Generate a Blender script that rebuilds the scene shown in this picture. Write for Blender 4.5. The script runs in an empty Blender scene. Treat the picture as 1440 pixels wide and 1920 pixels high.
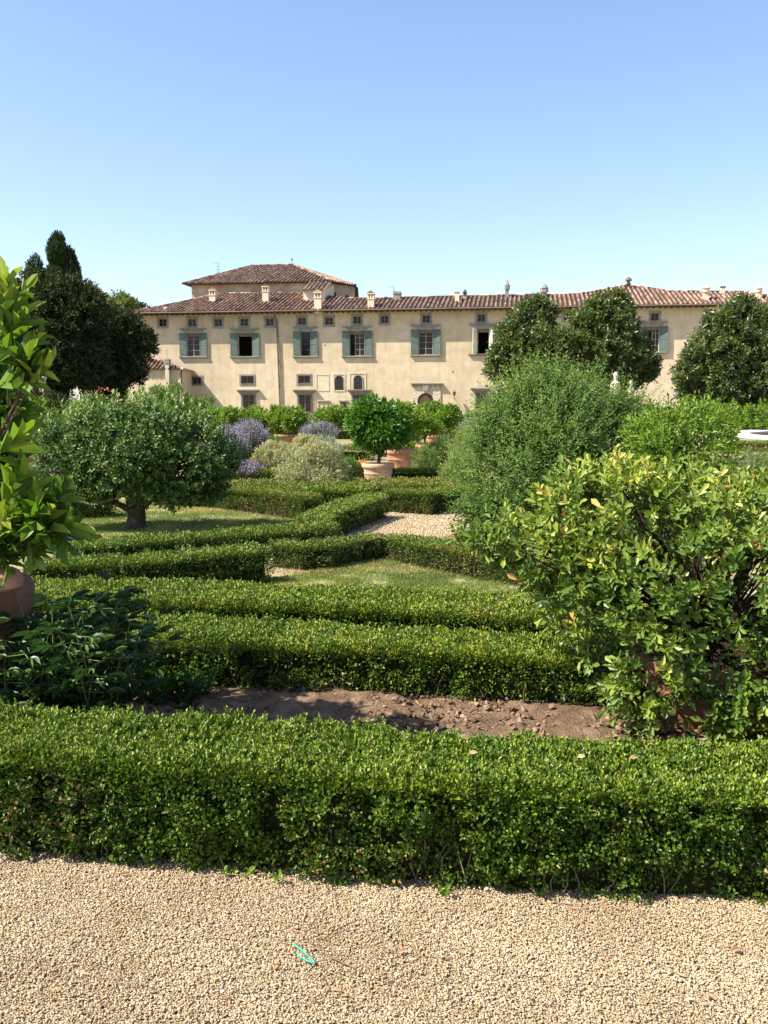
import bpy, math, random
import numpy as np
from mathutils import Vector, Matrix
R = math.radians
rng = np.random.default_rng(7)
random.seed(7)
scn = bpy.context.scene
C = scn.collection

# ------------------------------------------------------------------ survey of the place (photo pixel -> metres)
FPX = 1743.0; EYE = 1.6; PITCH = R(6.55)
CP, SP = math.cos(PITCH), math.sin(PITCH)
def ray(px, py):
    a = (px - 720) / FPX; b = (960 - py) / FPX
    return np.array([a, CP + b * SP, -SP + b * CP])
def G(px, py, z=0.0):                     # point at height z seen at that pixel
    d = ray(px, py); t = (z - EYE) / d[2]
    return (d[0] * t, d[1] * t)
def D(px, py, dist):                      # point at depth dist (along +Y)
    d = ray(px, py); t = dist / d[1]
    return (d[0] * t, dist, EYE + d[2] * t)

# ------------------------------------------------------------------ helpers
def tag(o, label=None, cat=None, group=None, kind=None):
    if label: o['label'] = label
    if cat: o['category'] = cat
    if group: o['group'] = group
    if kind: o['kind'] = kind
    return o
def empty(name, loc=(0, 0, 0), rz=0.0):
    o = bpy.data.objects.new(name, None); C.objects.link(o)
    o.location = loc; o.rotation_euler = (0, 0, rz); o.empty_display_size = 0.3
    return o
def copy_tree(o, parent=None):
    c = o.copy(); C.objects.link(c)
    if parent is not None: c.parent = parent
    for ch in o.children: copy_tree(ch, c)
    return c
def np_mesh(name, V, F, mat, parent=None, rnd=None, smooth=False, mats=None):
    """V (n,3); F (m,k) int array or list of such arrays."""
    Fs = F if isinstance(F, list) else [F]
    me = bpy.data.meshes.new(name)
    V = np.ascontiguousarray(V, dtype=np.float32)
    me.vertices.add(len(V)); me.vertices.foreach_set('co', V.ravel())
    loops = np.concatenate([f.ravel() for f in Fs]).astype(np.int32)
    tot = np.concatenate([np.full(len(f), f.shape[1]) for f in Fs]).astype(np.int32)
    st = np.concatenate([[0], np.cumsum(tot)[:-1]]).astype(np.int32)
    me.loops.add(len(loops)); me.loops.foreach_set('vertex_index', loops)
    me.polygons.add(len(tot)); me.polygons.foreach_set('loop_start', st); me.polygons.foreach_set('loop_total', tot)
    if rnd is not None:
        at = me.attributes.new('rnd', 'FLOAT', 'FACE'); at.data.foreach_set('value', np.asarray(rnd, dtype=np.float32))
    me.update(calc_edges=True); me.validate()
    me.polygons.foreach_set('use_smooth', np.full(len(me.polygons), smooth))
    me.materials.append(mat)
    o = bpy.data.objects.new(name, me); C.objects.link(o)
    if parent is not None: o.parent = parent
    return o
class MB:
    """collects boxes, tubes, lathes; one mesh object"""
    def __init__(s): s.v = []; s.f = []; s.r = []
    def add(s, vs, fs, r=None):
        b = len(s.v); s.v += [tuple(map(float, q)) for q in vs]; s.f += [tuple(b + i for i in f) for f in fs]
        rr = random.random() if r is None else r
        s.r += [rr] * len(fs); return s
    def box(s, x0, x1, y0, y1, z0, z1, r=None):
        vs = [(x0, y0, z0), (x1, y0, z0), (x1, y1, z0), (x0, y1, z0), (x0, y0, z1), (x1, y0, z1), (x1, y1, z1), (x0, y1, z1)]
        return s.add(vs, [(0, 3, 2, 1), (4, 5, 6, 7), (0, 1, 5, 4), (1, 2, 6, 5), (2, 3, 7, 6), (3, 0, 4, 7)], r)
    def prism(s, poly, y0, y1, r=None):       # polygon in xz extruded along y
        n = len(poly); vs = [(p[0], y0, p[1]) for p in poly] + [(p[0], y1, p[1]) for p in poly]
        fs = [tuple(range(n)), tuple(range(2 * n - 1, n - 1, -1))] + [(i, i + n, (i + 1) % n + n, (i + 1) % n) for i in range(n)]
        return s.add(vs, fs, r)
    def tube(s, pts, rad, seg=6, r=None):
        pts = [Vector(p) for p in pts]; n = len(pts)
        if not hasattr(rad, '__len__'): rad = [rad] * n
        vs = []; up0 = Vector((0.31, 0.17, 0.93))
        for i, p in enumerate(pts):
            t = (pts[min(i + 1, n - 1)] - pts[max(i - 1, 0)])
            if t.length < 1e-9: t = Vector((0, 0, 1))
            t.normalize(); a = t.cross(up0)
            if a.length < 0.05: a = t.cross(Vector((1, 0, 0)))
            a.normalize(); b = t.cross(a)
            for k in range(seg):
                w = 2 * math.pi * k / seg; vs.append(p + (a * math.cos(w) + b * math.sin(w)) * rad[i])
        fs = [(i * seg + k, i * seg + (k + 1) % seg, (i + 1) * seg + (k + 1) % seg, (i + 1) * seg + k) for i in range(n - 1) for k in range(seg)]
        fs += [tuple(range(seg)), tuple(range(n * seg - 1, (n - 1) * seg - 1, -1))]
        return s.add(vs, fs, r)
    def lathe(s, prof, cx=0, cy=0, cz=0, seg=32, r=None, close=True):
        n = len(prof); vs = [(cx + q[0] * math.cos(2 * math.pi * k / seg), cy + q[0] * math.sin(2 * math.pi * k / seg), cz + q[1]) for q in prof for k in range(seg)]
        fs = [(i * seg + k, i * seg + (k + 1) % seg, (i + 1) * seg + (k + 1) % seg, (i + 1) * seg + k) for i in range(n - 1) for k in range(seg)]
        if close: fs += [tuple(range(seg - 1, -1, -1)), tuple(range((n - 1) * seg, n * seg))]
        return s.add(vs, fs, r)
    def build(s, name, mat, parent=None, smooth=False, bevel=0):
        me = bpy.data.meshes.new(name); me.from_pydata(s.v, [], s.f)
        at = me.attributes.new('rnd', 'FLOAT', 'FACE'); at.data.foreach_set('value', s.r)
        if smooth: me.polygons.foreach_set('use_smooth', [True] * len(me.polygons))
        me.update(); me.materials.append(mat)
        o = bpy.data.objects.new(name, me); C.objects.link(o)
        if parent is not None: o.parent = parent
        if smooth: me.set_sharp_from_angle(angle=R(40))
        if bevel:
            m = o.modifiers.new('bevel', 'BEVEL'); m.width = bevel; m.segments = 2; m.limit_method = 'ANGLE'
        return o
_perm = np.random.default_rng(3).random((256, 256))
def vnoise(x, y, s=1.0):                   # smooth value noise 0..1
    x = np.asarray(x) * s + 50.3; y = np.asarray(y) * s + 71.7
    xi = np.floor(x).astype(int); yi = np.floor(y).astype(int); fx = x - xi; fy = y - yi
    fx = fx * fx * (3 - 2 * fx); fy = fy * fy * (3 - 2 * fy)
    g = lambda a, b: _perm[a % 256, b % 256]
    return (g(xi, yi) * (1 - fx) + g(xi + 1, yi) * fx) * (1 - fy) + (g(xi, yi + 1) * (1 - fx) + g(xi + 1, yi + 1) * fx) * fy
def unit(a): return a / np.maximum(np.linalg.norm(a, axis=-1, keepdims=True), 1e-9)
def rdir(n): return unit(rng.normal(size=(n, 3)))

# ------------------------------------------------------------------ materials
def nt(name):
    m = bpy.data.materials.new(name); m.use_nodes = True; t = m.node_tree; t.nodes.clear()
    out = t.nodes.new('ShaderNodeOutputMaterial'); return m, t, out
def N(t, typ, **kw):
    n = t.nodes.new(typ)
    for k, v in kw.items():
        if k in n.inputs.keys() if isinstance(k, str) else False: n.inputs[k].default_value = v
        else: setattr(n, k, v)
    return n
def ramp(t, stops, interp='LINEAR'):
    n = t.nodes.new('ShaderNodeValToRGB'); e = n.color_ramp.elements; n.color_ramp.interpolation = interp
    while len(e) > 1: e.remove(e[-1])
    e[0].position = stops[0][0]; e[0].color = (*stops[0][1], 1)
    for p, c in stops[1:]:
        q = e.new(p); q.color = (*c, 1)
    return n
def noise(t, scale, detail=4, rough=0.55, coord='Object'):
    tc = t.nodes.new('ShaderNodeTexCoord'); n = t.nodes.new('ShaderNodeTexNoise')
    n.inputs['Scale'].default_value = scale; n.inputs['Detail'].default_value = detail; n.inputs['Roughness'].default_value = rough
    t.links.new(tc.outputs[coord], n.inputs['Vector']); return n
def mixc(t, fac, a, b, mode='MIX'):
    n = t.nodes.new('ShaderNodeMix'); n.data_type = 'RGBA'; n.blend_type = mode
    for i, q in ((0, fac), (6, a), (7, b)):
        if hasattr(q, 'links') or hasattr(q, 'is_output'): t.links.new(q, n.inputs[i])
        else: n.inputs[i].default_value = q if i == 0 else (*q, 1)
    return n.outputs[2]
def leaf_mat(name, stops, trans=0.35, rough=0.42, spec=0.4, clump=1.5, tint=(1.25, 1.1, 0.6), tamt=0.35):
    m, t, out = nt(name)
    at = t.nodes.new('ShaderNodeAttribute'); at.attribute_name = 'rnd'
    rp = ramp(t, stops); t.links.new(at.outputs['Fac'], rp.inputs[0])
    nz = noise(t, clump, 2); r2 = ramp(t, [(0.42, (0, 0, 0)), (0.66, (1, 1, 1))]); t.links.new(nz.outputs[0], r2.inputs[0])
    mul = t.nodes.new('ShaderNodeMath'); mul.operation = 'MULTIPLY'; mul.inputs[1].default_value = tamt; t.links.new(r2.outputs[0], mul.inputs[0])
    tinted = mixc(t, 1.0, rp.outputs[0], tint, 'MULTIPLY')
    col = mixc(t, mul.outputs[0], rp.outputs[0], tinted)
    b = t.nodes.new('ShaderNodeBsdfPrincipled'); t.links.new(col, b.inputs['Base Color'])
    b.inputs['Roughness'].default_value = rough; b.inputs['Specular IOR Level'].default_value = spec
    tr = t.nodes.new('ShaderNodeBsdfTranslucent'); tc = mixc(t, 1.0, col, (1.5, 1.45, 0.6), 'MULTIPLY'); t.links.new(tc, tr.inputs['Color'])
    mx = t.nodes.new('ShaderNodeMixShader'); mx.inputs[0].default_value = trans
    t.links.new(b.outputs[0], mx.inputs[1]); t.links.new(tr.outputs[0], mx.inputs[2]); t.links.new(mx.outputs[0], out.inputs[0])
    return m
def surf_mat(name, stops, scale=3, detail=6, rough=0.85, bump=0.3, bscale=30, spec=0.2, attr=False, fine=None, metallic=0, bdist=0.02):
    m, t, out = nt(name)
    b = t.nodes.new('ShaderNodeBsdfPrincipled'); b.inputs['Roughness'].default_value = rough
    b.inputs['Specular IOR Level'].default_value = spec; b.inputs['Metallic'].default_value = metallic
    rp = ramp(t, stops)
    nz = noise(t, scale, detail)
    if attr:
        at = t.nodes.new('ShaderNodeAttribute'); at.attribute_name = 'rnd'
        mm = t.nodes.new('ShaderNodeMix'); mm.inputs[0].default_value = attr; t.links.new(nz.outputs[0], mm.inputs[2]); t.links.new(at.outputs['Fac'], mm.inputs[3])
        t.links.new(mm.outputs[0], rp.inputs[0])
    else: t.links.new(nz.outputs[0], rp.inputs[0])
    col = rp.outputs[0]
    if fine:
        n2 = noise(t, fine[0], 5); r2 = ramp(t, [(0.35, fine[1]), (0.65, fine[2])]); t.links.new(n2.outputs[0], r2.inputs[0])
        col = mixc(t, 1.0, col, r2.outputs[0], 'MULTIPLY')
    t.links.new(col, b.inputs['Base Color'])
    if bump:
        n3 = noise(t, bscale, 6); bp = t.nodes.new('ShaderNodeBump'); bp.inputs['Strength'].default_value = bump; bp.inputs['Distance'].default_value = bdist
        t.links.new(n3.outputs[0], bp.inputs['Height']); t.links.new(bp.outputs[0], b.inputs['Normal'])
    t.links.new(b.outputs[0], out.inputs[0]); return m

M = {}
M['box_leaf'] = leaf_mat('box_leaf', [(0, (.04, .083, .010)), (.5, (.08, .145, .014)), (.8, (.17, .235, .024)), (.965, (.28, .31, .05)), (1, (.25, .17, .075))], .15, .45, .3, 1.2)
M['box_top'] = M['box_leaf']
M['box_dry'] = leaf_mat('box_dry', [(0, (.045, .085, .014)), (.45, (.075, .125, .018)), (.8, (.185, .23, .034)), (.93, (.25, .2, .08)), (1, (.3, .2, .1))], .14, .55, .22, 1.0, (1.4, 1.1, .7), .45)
M['core'] = surf_mat('hedge_twigs', [(.3, (.012, .016, .006)), (.7, (.03, .03, .013))], 20, rough=1, bump=.6, bscale=60, spec=0)  # near black: the shade inside the hedge is put into this colour
M['lemon'] = leaf_mat('lemon_leaf', [(0, (.03, .075, .012)), (.45, (.065, .14, .018)), (.8, (.13, .22, .03)), (1, (.27, .33, .05))], .4, .38, .35, 2.0, (1.3, 1.15, .6), .4)
M['citrus'] = leaf_mat('citrus_leaf', [(0, (.06, .12, .014)), (.5, (.12, .21, .022)), (.85, (.2, .3, .04)), (1, (.32, .38, .06))], .35, .45, .3, 1.2)
M['citrus_dark'] = leaf_mat('dark_citrus_leaf', [(0, (.03, .085, .012)), (.6, (.06, .16, .02)), (1, (.13, .26, .035))], .3, .38, .35, 1.2)
M['glossy'] = leaf_mat('glossy_leaf', [(0, (.03, .07, .014)), (.35, (.075, .14, .022)), (.62, (.15, .225, .034)), (.84, (.3, .36, .065)), (.94, (.44, .42, .13)), (1, (.36, .18, .08))], .28, .42, .32, 1.6, (1.35, 1.12, .7), .5)
M['apple'] = leaf_mat('apple_leaf', [(0, (.026, .062, .012)), (.5, (.055, .115, .02)), (.8, (.11, .185, .04)), (1, (.3, .38, .17))], .18, .48, .3, 1.3, (1.15, 1.1, .8))
M['feather'] = leaf_mat('feathery_leaf', [(0, (.045, .10, .025)), (.5, (.105, .185, .045)), (.85, (.21, .29, .08)), (1, (.38, .4, .17))], .3, .55, .2, 1.5, (1.2, 1.08, .8))
M['peony'] = leaf_mat('peony_leaf', [(0, (.02, .05, .012)), (.6, (.035, .08, .018)), (1, (.06, .12, .028))], .2, .42, .4, 2.0)  # own dark green, darkened further to hold the lemon tree's shade
M['oak'] = leaf_mat('holm_oak_leaf', [(0, (.016, .028, .011)), (.6, (.028, .045, .015)), (1, (.075, .09, .032))], .15, .65, .15, .25, (1.7, 1.4, 1.0), .7)
M['cypress'] = leaf_mat('cypress_leaf', [(0, (.018, .038, .014)), (1, (.045, .075, .026))], .1, .7, .2, .4)
M['poplar'] = leaf_mat('pale_tree_leaf', [(0, (.07, .11, .03)), (1, (.18, .23, .07))], .3, .55, .3, .4)
M['magnolia'] = leaf_mat('magnolia_leaf', [(0, (.035, .06, .016)), (.5, (.07, .11, .026)), (.8, (.13, .17, .04)), (.93, (.22, .22, .07)), (1, (.24, .15, .08))], .2, .38, .45, .4, (1.3, 1.1, .8), .4)
M['sage'] = leaf_mat('variegated_leaf', [(0, (.12, .15, .06)), (.4, (.26, .28, .14)), (.65, (.5, .45, .28)), (1, (.72, .62, .45))], .25, .6, .2, 3.0, (.75, .85, .7))
M['silver'] = leaf_mat('silver_leaf', [(0, (.2, .25, .18)), (1, (.5, .54, .44))], .2, .7, .2, 3.0, (1, 1, .9))
M['greytwig'] = leaf_mat('grey_twiggy_leaf', [(0, (.12, .15, .08)), (.6, (.25, .26, .15)), (1, (.42, .38, .27))], .2, .7, .2, 3.0, (1, 1, .9))
M['lavender'] = leaf_mat('lavender_flower', [(0, (.13, .16, .11)), (.35, (.23, .2, .29)), (.7, (.31, .25, .44)), (1, (.46, .39, .58))], .2, .7, .1, 2.0, (1, 1, 1))
M['lavleaf'] = leaf_mat('lavender_leaf', [(0, (.09, .14, .06)), (1, (.24, .3, .17))], .2, .7, .1, 2.0, (1, 1, 1))
M['palegreen'] = leaf_mat('pale_bush_leaf', [(0, (.1, .17, .045)), (.6, (.2, .28, .08)), (1, (.46, .46, .18))], .3, .5, .3, 2.0)
M['grass'] = leaf_mat('grass_blade', [(0, (.10, .15, .04)), (.6, (.16, .22, .065)), (.85, (.3, .31, .13)), (1, (.48, .41, .24))], .3, .6, .2, .8, (1.5, 1.15, .9), .6)
M['petal'] = surf_mat('petal', [(.3, (.8, .76, .62)), (.7, (.85, .83, .75))], 20, bump=0)
M['redpetal'] = leaf_mat('rose_petal', [(0, (.25, .04, .03)), (.6, (.36, .11, .08)), (1, (.5, .3, .22))], .2, .6, .2)
M['orangepetal'] = leaf_mat('orange_petal', [(0, (.5, .2, .03)), (1, (.75, .45, .08))], .2, .6, .2)
M['lemon_fruit'] = surf_mat('lemon_fruit', [(.3, (.3, .34, .05)), (.7, (.45, .45, .07))], 20, rough=.45, bump=.1, bscale=120)
M['bark'] = surf_mat('bark', [(.3, (.045, .032, .022)), (.55, (.09, .066, .048)), (.8, (.16, .125, .095))], 14, bump=.9, bscale=45, rough=.95)
M['darkbark'] = surf_mat('dark_bark', [(.3, (.018, .012, .009)), (.7, (.05, .035, .026))], 20, bump=.6, bscale=60, rough=1, spec=.05)  # bark darkened so the shrub's shaded inside is in its colour
M['palebark'] = surf_mat('pale_twig', [(.3, (.13, .09, .05)), (.7, (.26, .19, .11))], 20, bump=.4, rough=.9)
M['greenstem'] = surf_mat('green_stem', [(.3, (.09, .14, .04)), (.7, (.15, .19, .06))], 20, bump=0, rough=.6)
M['terracotta'] = surf_mat('terracotta', [(.3, (.36, .16, .09)), (.55, (.48, .24, .14)), (.75, (.58, .38, .26))], 5, rough=.85, bump=.25, bscale=60, fine=(2.2, (.7, .7, .68), (1.05, 1.05, 1.05)))
M['paleterra'] = surf_mat('weathered_terracotta', [(.3, (.42, .27, .17)), (.55, (.55, .38, .26)), (.75, (.62, .5, .38))], 4, rough=.9, bump=.25, bscale=60, fine=(2.2, (.72, .7, .66), (1.05, 1.05, 1.05)))
M['oldterra'] = surf_mat('old_red_terracotta', [(.3, (.17, .075, .045)), (.55, (.26, .12, .075)), (.75, (.34, .2, .14))], 5, rough=.9, bump=.3, bscale=60, fine=(2.2, (.7, .7, .68), (1.05, 1.05, 1.05)))  # darker terracotta for the near pots, foliage shade put into the colour
M['soil'] = surf_mat('soil', [(.3, (.085, .055, .035)), (.5, (.142, .094, .06)), (.72, (.22, .155, .102))], 9, rough=1, bump=.9, bscale=55, spec=.05)
M['clod'] = surf_mat('soil_clod', [(.2, (.11, .068, .04)), (.5, (.19, .12, .075)), (.8, (.3, .21, .14))], 25, rough=1, bump=.6, bscale=90, spec=.05, attr=.6)
M['earth'] = surf_mat('dry_earth', [(.3, (.14, .13, .055)), (.5, (.22, .19, .095)), (.7, (.34, .27, .16))], 1.6, rough=1, bump=.8, bscale=30, spec=.05)
M['lawn'] = surf_mat('lawn_ground', [(.3, (.13, .15, .05)), (.5, (.19, .21, .08)), (.7, (.36, .31, .18))], 3.0, rough=1, bump=.7, bscale=60, spec=.05)
M['stone'] = surf_mat('grey_stone', [(.3, (.19, .175, .14)), (.7, (.31, .285, .23))], 2, rough=.9, bump=.2, bscale=20)
M['palestone'] = surf_mat('pale_stone', [(.3, (.45, .38, .28)), (.7, (.6, .52, .4))], 2, rough=.9, bump=.2, bscale=20)
M['marble'] = surf_mat('white_stone', [(.3, (.66, .64, .58)), (.7, (.82, .8, .75))], 1.5, rough=.8, bump=.15, bscale=20, fine=(4, (.85, .84, .8), (1, 1, 1)))
def plaster(name, stops, streak):
    m = surf_mat(name, stops, .16, detail=8, rough=.95, bump=.15, bscale=3, fine=(1.1, (.86, .86, .86), (1.04, 1.04, 1.04)), bdist=.05); t = m.node_tree
    b = [q for q in t.nodes if q.type == 'BSDF_PRINCIPLED'][0]; src = b.inputs['Base Color'].links[0].from_socket
    def layer(src, sc, stp, cl, seedz):
        tc = t.nodes.new('ShaderNodeTexCoord'); mp = t.nodes.new('ShaderNodeMapping'); mp.inputs['Scale'].default_value = sc; mp.inputs['Location'].default_value = (seedz, 0, seedz)
        n = t.nodes.new('ShaderNodeTexNoise'); n.inputs['Scale'].default_value = 1; n.inputs['Detail'].default_value = 6; n.inputs['Roughness'].default_value = .6
        t.links.new(tc.outputs['Object'], mp.inputs[0]); t.links.new(mp.outputs[0], n.inputs['Vector']); r = ramp(t, [(stp[0], cl), (stp[1], (1, 1, 1))]); t.links.new(n.outputs[0], r.inputs[0])
        return mixc(t, 1.0, src, r.outputs[0], 'MULTIPLY')
    src = layer(src, (2.2, 2.2, .18), (.33, .5), (streak, streak * .98, streak * .96), 0)
    src = layer(src, (.05, .05, .9), (.36, .52), (.93, .92, .9), 13)
    t.links.new(src, b.inputs['Base Color']); return m
M['agedstone'] = surf_mat('aged_statue_stone', [(.3, (.4, .37, .3)), (.7, (.6, .56, .47))], 5, rough=.95, bump=.5, bscale=25)
M['plaster'] = plaster('cream_plaster', [(.3, (.47, .38, .255)), (.48, (.565, .462, .31)), (.7, (.62, .525, .37))], .9)
M['oldplaster'] = surf_mat('old_plaster', [(.3, (.36, .25, .17)), (.48, (.5, .37, .25)), (.7, (.58, .47, .35))], .35, detail=9, rough=.95, bump=.2, bscale=4, fine=(1.3, (.8, .78, .76), (1.05, 1.05, 1.05)), bdist=.05)
M['chimney'] = surf_mat('chimney_plaster', [(.3, (.6, .48, .33)), (.7, (.72, .6, .43))], 1.2, rough=.95, bump=.1)
M['tile'] = surf_mat('clay_tile', [(.05, (.035, .026, .021)), (.3, (.095, .06, .044)), (.5, (.185, .112, .078)), (.68, (.31, .205, .145)), (.85, (.42, .31, .235)), (1, (.45, .38, .31))], .9, detail=6, rough=.9, bump=.2, bscale=14, attr=.8)
M['wood'] = surf_mat('dark_wood', [(.3, (.06, .04, .028)), (.7, (.12, .085, .06))], 4, rough=.8, bump=.3)
M['shutter'] = surf_mat('green_shutter_paint', [(.3, (.07, .12, .12)), (.5, (.10, .145, .125)), (.7, (.16, .185, .115))], 1.3, rough=.7, bump=.1, bscale=20)
M['shutter_b'] = surf_mat('patchy_shutter', [(.3, (.2, .4, .42)), (.5, (.6, .62, .5)), (.65, (.75, .6, .22))], 2.2, rough=.7, bump=.1)  # noise patches of blue, cream and yellow
M['iron'] = surf_mat('iron', [(.3, (.05, .045, .04)), (.7, (.12, .1, .085))], 8, rough=.7, bump=.1)
M['pipe'] = surf_mat('old_copper_pipe', [(.3, (.11, .085, .065)), (.7, (.19, .15, .12))], 3, rough=.6, bump=.1)
M['whitewood'] = surf_mat('window_wood', [(.3, (.3, .24, .18)), (.7, (.42, .35, .27))], 3, rough=.7, bump=.1)
M['dark'] = surf_mat('dark_room', [(.3, (.012, .009, .007)), (.7, (.03, .022, .018))], 1.0, rough=1, bump=0)
M['blind'] = surf_mat('rolled_blind', [(.3, (.14, .08, .06)), (.7, (.22, .13, .1))], 3, rough=.8, bump=0)
def glass():
    m, t, out = nt('window_glass'); b = t.nodes.new('ShaderNodeBsdfPrincipled')
    b.inputs['Base Color'].default_value = (.012, .012, .014, 1); b.inputs['Roughness'].default_value = .12; b.inputs['Specular IOR Level'].default_value = .25
    t.links.new(b.outputs[0], out.inputs[0]); return m
M['glass'] = glass()
def water():
    m, t, out = nt('pool_water'); b = t.nodes.new('ShaderNodeBsdfPrincipled')
    b.inputs['Base Color'].default_value = (.055, .045, .03, 1); b.inputs['Roughness'].default_value = 1; b.inputs['Specular IOR Level'].default_value = 0
    n3 = noise(t, 6, 3); bp = t.nodes.new('ShaderNodeBump'); bp.inputs['Strength'].default_value = .1
    t.links.new(n3.outputs[0], bp.inputs['Height']); t.links.new(bp.outputs[0], b.inputs['Normal'])
    t.links.new(b.outputs[0], out.inputs[0]); return m
M['water'] = water()
GR = [(0, (.15, .12, .09)), (.12, (.22, .185, .14)), (.25, (.33, .24, .14)), (.5, (.42, .315, .185)), (.78, (.5, .395, .25)), (.93, (.57, .48, .33)), (1, (.7, .66, .56))]
def gravel_sheet():
    m, t, out = nt('gravel_sheet'); tc = t.nodes.new('ShaderNodeTexCoord')
    v = t.nodes.new('ShaderNodeTexVoronoi'); v.inputs['Scale'].default_value = 85; t.links.new(tc.outputs['Object'], v.inputs['Vector'])
    sp = t.nodes.new('ShaderNodeSeparateColor'); t.links.new(v.outputs['Color'], sp.inputs[0])
    rp = ramp(t, GR); t.links.new(sp.outputs[0], rp.inputs[0])
    b = t.nodes.new('ShaderNodeBsdfPrincipled'); b.inputs['Roughness'].default_value = .9; b.inputs['Specular IOR Level'].default_value = .15
    t.links.new(mixc(t, 1.0, rp.outputs[0], (.74, .72, .7), 'MULTIPLY'), b.inputs['Base Color'])
    bp = t.nodes.new('ShaderNodeBump'); bp.invert = True; bp.inputs['Strength'].default_value = .9; bp.inputs['Distance'].default_value = .01
    t.links.new(v.outputs['Distance'], bp.inputs['Height']); t.links.new(bp.outputs[0], b.inputs['Normal'])
    t.links.new(b.outputs[0], out.inputs[0]); return m
M['gravel'] = gravel_sheet()
def pebble():
    m, t, out = nt('pebble'); at = t.nodes.new('ShaderNodeAttribute'); at.attribute_name = 'rnd'
    rp = ramp(t, GR); t.links.new(at.outputs['Fac'], rp.inputs[0])
    nz = noise(t, 260, 3); r2 = ramp(t, [(.3, (.82, .82, .82)), (.7, (1.08, 1.08, 1.08))]); t.links.new(nz.outputs[0], r2.inputs[0])
    col = mixc(t, 1.0, rp.outputs[0], r2.outputs[0], 'MULTIPLY')
    n4 = noise(t, 2.2, 4); r4 = ramp(t, [(.35, (.8, .77, .74)), (.6, (1.05, 1.05, 1.05))]); t.links.new(n4.outputs[0], r4.inputs[0])
    col = mixc(t, 1.0, col, r4.outputs[0], 'MULTIPLY')
    b = t.nodes.new('ShaderNodeBsdfPrincipled'); b.inputs['Roughness'].default_value = .75; b.inputs['Specular IOR Level'].default_value = .25
    t.links.new(col, b.inputs['Base Color']); t.links.new(b.outputs[0], out.inputs[0]); return m
M['pebble'] = pebble()

# ------------------------------------------------------------------ foliage machinery
T6 = np.array([[0, 0, 0], [-.5, .36, .13], [-.36, .74, .09], [0, 1, -.08], [.36, .74, .09], [.5, .36, .13]])
F6 = np.array([[0, 3, 2, 1], [0, 5, 4, 3]])
T7 = np.array([[0, 0, 0], [-.34, .36, .09], [-.5, .72, .08], [0, 1, -.04], [.5, .72, .08], [.34, .36, .09]])
T4 = np.array([[0, 0, 0], [-.5, .5, .12], [0, 1, 0], [.5, .5, .12]])
F4 = np.array([[0, 2, 1], [0, 3, 2]])
FQ = np.array([[0, 3, 2, 1]])
TL = np.array([[0, 0, 0], [-.5, .42, .06], [0, 1, 0], [.5, .42, .06]])
class Leaves:
    def __init__(s): s.V = []; s.F = []; s.r = []; s.n = 0
    def add(s, pos, ydir, ndir, L, W, rnd, kind=6):
        n = len(pos)
        T, F = {6: (T6, F6), 7: (T7, F6), 4: (T4, F4), 1: (TL, FQ)}[kind]
        y = unit(ydir); x = unit(np.cross(y, ndir)); z = np.cross(x, y)
        L = np.broadcast_to(L, (n,))[:, None, None]; W = np.broadcast_to(W, (n,))[:, None, None]
        V = pos[:, None, :] + T[None, :, 0:1] * W * x[:, None, :] + T[None, :, 1:2] * L * y[:, None, :] + T[None, :, 2:3] * L * z[:, None, :]
        k = len(T); f = F[None] + (np.arange(n) * k)[:, None, None] + s.n
        s.V.append(V.reshape(-1, 3)); s.F.append(f.reshape(-1, F.shape[1])); s.r.append(np.repeat(rnd, len(F))); s.n += n * k
    def build(s, name, mat, parent=None):
        V = np.concatenate(s.V)
        ks = {}
        for f, r in zip(s.F, s.r): ks.setdefault(f.shape[1], []).append((f, r))
        Fs = [np.concatenate([q[0] for q in v]) for v in ks.values()]; r = np.concatenate([np.concatenate([q[1] for q in v]) for v in ks.values()])
        return np_mesh(name, V, Fs, mat, parent, rnd=r)
def shoots(lv, base, dirs, slen, n, L, W, ang=50, kind=6, jit=.25, rbase=None, rspread=.25, rtip=.15, droop=0.0, start=.1):
    N_ = len(base); dirs = unit(dirs)
    a = unit(np.cross(dirs, rdir(N_))); b = np.cross(dirs, a)
    slen = np.broadcast_to(slen, (N_,)); ph = rng.random(N_) * 6.28
    rb = rng.random(N_) if rbase is None else rbase
    sc = rng.uniform(.75, 1.2, N_)
    for i in range(n):
        t = start + (1 - start) * (i / max(n - 1, 1)); w = ph + i * 2.4 + rng.normal(0, .3, N_)
        per = a * np.cos(w)[:, None] + b * np.sin(w)[:, None]
        an = np.radians(ang * (1.15 - .45 * t) + rng.normal(0, 9, N_))
        yd = dirs * np.cos(an)[:, None] + per * np.sin(an)[:, None]; yd[:, 2] -= droop
        nd = dirs * np.sin(an)[:, None] - per * np.cos(an)[:, None] + rng.normal(0, jit, (N_, 3))
        p = base + dirs * (slen * t)[:, None]; p[:, 2] -= droop * slen * t * t * .5
        r = np.clip(rb * (1 - rspread) + rng.random(N_) * rspread + rtip * (t - .5), 0, 1)
        ls = sc * rng.uniform(.8, 1.15, N_)
        lv.add(p, yd, nd, L * ls, W * ls, r, kind)
def lumps(c, rad, k, lr, low=-1.0):
    c = np.array(c, float); rad = np.array(rad, float); out = []
    while len(out) < k:
        d = rdir(1)[0]
        if d[2] < low: continue
        q = c + rad * d * rng.uniform(.45, .82); r = lr * rng.uniform(.6, 1.35)
        out.append((q, np.array([r, r, r * rng.uniform(.75, 1.0)])))
    return out
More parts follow.
